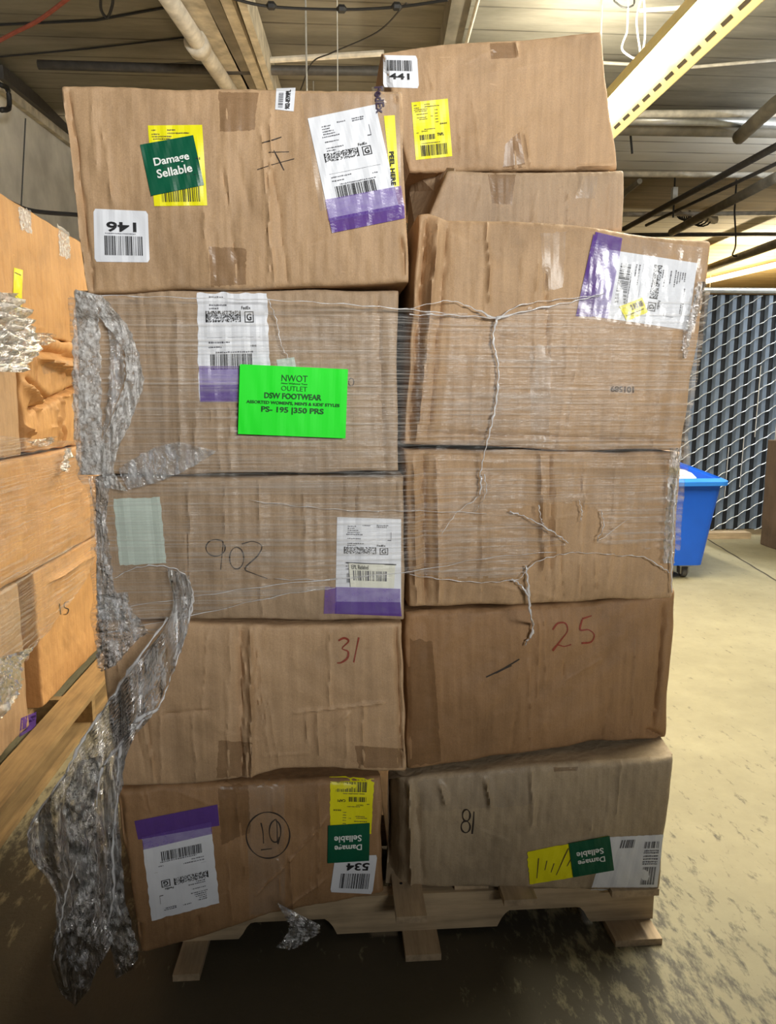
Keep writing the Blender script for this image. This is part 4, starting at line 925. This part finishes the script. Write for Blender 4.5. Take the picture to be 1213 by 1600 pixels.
# bunched rope on L2
sheet([(128,455),(158,500),(192,545),(196,590),(180,640),(160,690),(158,735),(165,762)], [(160,462),(196,505),(214,545),(224,595),(212,640),(190,690),(178,735),(200,768)], M_FILM3, 'bunched_fold', .012, .014, nu=26, seed=85, sc=.024, stretch=.35)
sheet([(150,462),(168,500),(190,545),(196,590)], [(165,480),(172,540),(170,600),(160,690)], M_FILM2, 'bunched_fold', .006, .013, nu=20, seed=86, sc=.024, stretch=.5)
# diagonal glossy streak fan below, L2 bottom / L3 top
sheet([(185,735),(200,722),(240,700),(280,690)], [(200,765),(240,755),(290,735),(340,705)], M_FILM2, 'glossy_fan', .005, .012, nu=16, seed=87, sc=.014)
# hanging tail
def tailY(px, py): return np.interp(py, [880,960,1100,1300,1450,1575], [1.635,1.63,1.60,1.585,1.58,1.59])+.02*np.sin(px*.05)
tl = [(262,888),(268,962),(208,1042),(172,1095),(128,1160),(98,1215),(60,1268),(44,1305),(50,1345),(82,1385),(88,1440),(78,1500),(92,1545),(118,1572)]
trr = [(296,900),(300,940),(288,1000),(262,1068),(240,1112),(205,1160),(190,1210),(184,1260),(184,1310),(190,1370),(194,1420),(172,1478),(150,1520),(140,1545)]
sheet(tl, trr, M_FILM2, 'hanging_tail', .034, nu=64, Yfn=tailY, seed=90, sc=.05, stretch=.3)
sheet([(180,1180),(170,1250),(168,1330),(165,1400),(168,1450),(176,1490),(180,1530)], [(196,1190),(186,1260),(190,1340),(196,1400),(206,1450),(218,1482),(206,1515)], M_FILM2, 'hanging_tail', .016, nu=20, Yfn=lambda x, y: tailY(x, y)-.02, seed=92, sc=.03)
sheet([(120,1190),(100,1260),(110,1340),(120,1400),(100,1450),(110,1510)], [(160,1180),(150,1250),(150,1320),(150,1400),(140,1470),(135,1530)], M_FILM2, 'hanging_tail', .025, nu=24, Yfn=lambda x, y: tailY(x, y)-.03, seed=93, sc=.03)
def strand(pts, rad, mat=None, seed=0, off=.012, Yfn=None, name='twisted_strand'):
    q = np.array(spline(pts, 7)); 
    if Yfn is None: P = px_film(q[:,0], q[:,1], off)
    else:
        d = ray(q[:,0], q[:,1]); P = CP+d*(Yfn(q[:,0], q[:,1])/d[:,1])[:,None]
    rr = .62*np.interp(np.linspace(0, 1, len(q)), np.linspace(0, 1, len(rad)), rad)*np.random.RandomState(len(q)*7+int(pts[0][0])).uniform(.45, 1.5, len(q))
    P = P+.0015*np.stack([np.sin(np.arange(len(q))*2.1+seed), 0*q[:,0], np.cos(np.arange(len(q))*1.7)], 1)
    MB().tube(list(P), list(rr), 7).build(name, mat or M_STR, SW, smooth=True)
mm = .0014
# bright folds of the tail
strand([(262,966),(208,1040),(175,1090),(130,1155),(100,1212),(50,1285),(45,1320)], [.004,.006,.005,.006,.004,.003], Yfn=lambda x, y: tailY(x, y)-.03)
strand([(300,935),(290,990),(268,1055),(248,1104),(215,1135),(190,1165),(184,1220)], [.003,.004,.003,.005,.006,.003], Yfn=lambda x, y: tailY(x, y)-.025)
strand([(247,1108),(215,1125),(192,1158),(160,1200),(150,1260)], [.005,.007,.006,.003], Yfn=lambda x, y: tailY(x, y)-.03)
strand([(120,1345),(105,1390),(95,1440),(84,1500)], [.003,.004,.003], Yfn=lambda x, y: tailY(x, y)-.04)
strand([(184,1240),(176,1320),(178,1390),(170,1440)], [.003,.005,.003], Yfn=lambda x, y: tailY(x, y)-.04)
strand([(176,905),(210,888),(250,884),(285,895),(301,925),(298,960),(280,1010),(262,1060)], [.0012,.0016,.002,.003,.003,.003,.002])
# Y shaped strand, right column
strand([(776,500),(771,530),(779,575),(776,625),(768,665),(758,705),(750,745)], [.005,.0035,.004,.005,.003,.002,.0025])
strand([(775,498),(735,480),(700,470),(640,482)], [.004,.002,.0015,.0012]); strand([(640,492),(700,492),(776,497)], [.002,.002,.003]); strand([(776,497),(840,482),(900,470),(945,458)], [.004,.003,.002,.0015]); strand([(776,500),(810,478),(870,468),(940,462)], [.003,.0015,.001])
strand([(752,745),(748,775),(715,800),(690,835)], [.003,.0015,.001])
strand([(757,742),(760,770),(742,800)], [.002,.0015,.001])
strand([(797,800),(818,806),(842,818),(875,838),(888,848)], [.003,.002,.0025,.0012]); strand([(842,790),(846,812),(850,820)], [.002,.002,.001])
strand([(905,782),(910,800),(907,815)], [.0015,.002,.001]); strand([(940,800),(944,822),(935,845),(980,812)], [.001,.002,.0012,.0006])
strand([(822,885),(826,915),(828,950),(833,985),(820,1008)], [.003,.005,.004,.006,.002]); strand([(800,905),(815,915),(828,935)], [.002,.003,.004]); strand([(812,905),(835,880),(870,868),(905,862)], [.001,.002,.0012,.0008])
strand([(640,898),(700,906),(760,910),(812,905)], [.0008,.0015,.001,.002])
strand([(960,868),(1005,870),(1030,884),(1048,895)], [.0008,.002,.0022,.001]); strand([(900,863),(960,866)], [.0008,.0012])
strand([(430,905),(520,905),(640,893)], [.001,.001,.001]); strand([(152,955),(300,933),(430,914),(640,893),(760,872),(870,862)], [.0012,.001,.0014,.0012,.0012,.001])
strand([(150,992),(300,962),(440,930),(524,918)], [.001,.0014,.0014,.0008])
strand([(390,782),(480,792),(560,798),(640,798),(760,802)], [.0008,.0012,.001,.001,.0008])
strand([(118,460),(250,464),(400,468),(520,474),(622,482),(700,490)], [.002,.0012,.0015,.0015,.0018,.0012]); strand([(420,470),(432,500),(440,540),(452,560)], [.0015,.0014,.001,.0008])
strand([(1064,700),(1056,760),(1052,820),(1050,880),(1050,925)], [.002,.003,.003,.003,.002]); 
# bulges of film around the right side corner
sheet([(1090,440),(1082,480),(1068,520),(1066,560)], [(1104,440),(1096,480),(1082,520),(1072,560)], M_FILM2, 'crinkled_corner', .005, .010, nu=8, seed=95, sc=.008)
sheet([(1048,700),(1044,760),(1040,820),(1036,880)], [(1066,700),(1060,760),(1056,820),(1054,880)], M_FILM2, 'crinkled_corner', .004, .010, nu=8, seed=96, sc=.012)
# loose film under pallet edge
sheet([(432,1410),(450,1440),(448,1462),(430,1480)], [(500,1445),(500,1455),(488,1466),(455,1485)], M_FILM2, 'loose_scrap', .01, nu=18, Yfn=lambda x, y: 0*x+1.66, seed=97, sc=.02)
# film round the left load
lw = empty('stretch_wrap', (-1.15, 3.0, .3)); tag(lw, 'stretch film round the orange lit load at left, bunched at the picture edge', 'stretch film')
def sideY(off): return lambda x, y: None
def sheetX(left, right, mat, name, X, amp, seed, sc=.03, nu=24):
    l = np.array(spline(left, 8)); r = np.array(spline(right, 8)); S = np.linspace(0, 1, nu)[None,:]
    PXs = l[:,0][:,None]*(1-S)+r[:,0][:,None]*S; PYs = l[:,1][:,None]*(1-S)+r[:,1][:,None]*S
    d = ray(PXs.ravel(), PYs.ravel()); P = CP+d*(X/d[:,0])[:,None]
    f = np.abs(sn(P[:,1], P[:,2], seed, sc*2))+.6*np.abs(sn(P[:,1], P[:,2], seed+1, sc)); P[:,0] += amp*f
    F = [(j*nu+i, j*nu+i+1, (j+1)*nu+i+1, (j+1)*nu+i) for j in range(len(l)-1) for i in range(nu-1)]
    return mk(name, P, F, mat, lw, smooth=True)
sheetX([(-30,455),(-30,500),(-30,540),(-30,580)], [(6,458),(32,500),(50,545),(20,582)], M_FILM3, 'bunched_fold', -1.10, .04, 101, .04)
sheetX([(-20,680),(-20,800),(-20,950),(-20,1100)], [(120,690),(145,790),(146,880),(60,1000)], M_FILM, 'film_sheet', -1.165, .01, 102, .1, 40)
sheetX([(-10,1030),(-10,1060),(-10,1090),(-10,1130)], [(50,1010),(30,1040),(28,1075),(5,1110)], M_FILM2, 'glossy_fan', -1.15, .015, 103, .02)
sheetX([(30,520),(60,520),(75,522)], [(40,530),(60,540),(80,535)], M_FILM2, 'torn_edge', -1.17, .02, 104, .02)
sheetX([(40,690),(60,685),(75,682)], [(45,696),(62,698),(78,690)], M_FILM2, 'torn_edge', -1.165, .02, 105, .02)
sheetX([(98,700),(95,720),(90,735)], [(106,700),(104,722),(97,738)], M_FILM3, 'torn_edge', -1.165, .02, 106, .02, 8)
sheetX([(0,905),(30,890),(70,865),(110,845)], [(0,930),(30,912),(70,885),(110,862)], M_FILM, 'film_sheet', -1.16, .005, 107, .05)

# ------------------------------------------------------------------ green paper sign on the wrap
class FilmFace:
    def __init__(s): s.obj = None
    def P(s, px, py, off): return px_film(px, py, .016+off)
ff = FilmFace(); q = np.array([(375,569),(544,577),(540,685),(372,678)], float)
pc = px_film([458],[677],.02)[0]; root = empty('paper_sign', tuple(pc)); tag(root, 'bright green paper sign with dark lettering taped on the film', 'sign'); ff.obj = root
sg = Label(ff, q, M_NEON, 'paper_sheet', off=0, parent=root)
so = sg.obj.modifiers.new('s', 'SOLIDIFY'); so.thickness = .0006; so.offset = -1
sg.text('NWOT', (.39,.12,.63,.215), M_DKGRN); sg.text('OUTLET', (.39,.28,.63,.35), M_DKGRN, bold=-.005); sg.text('New Without Tags', (.39,.232,.63,.262), M_DKGRN, bold=.02)
sg.text('DSW FOOTWEAR', (.235,.385,.765,.47), M_DKGRN, bold=.03); sg.text("ASSORTED WOMEN'S, MEN'S & KIDS' STYLES", (.07,.505,.935,.56), M_DKGRN, bold=.03); sg.text('PS- 195 |350 PRS', (.21,.585,.79,.69), M_DKGRN, bold=.03)

# ------------------------------------------------------------------ floor litter
for i, (x, y, rr_) in enumerate(((1140,1378,.012),(1075,1105,.01))):
    pass
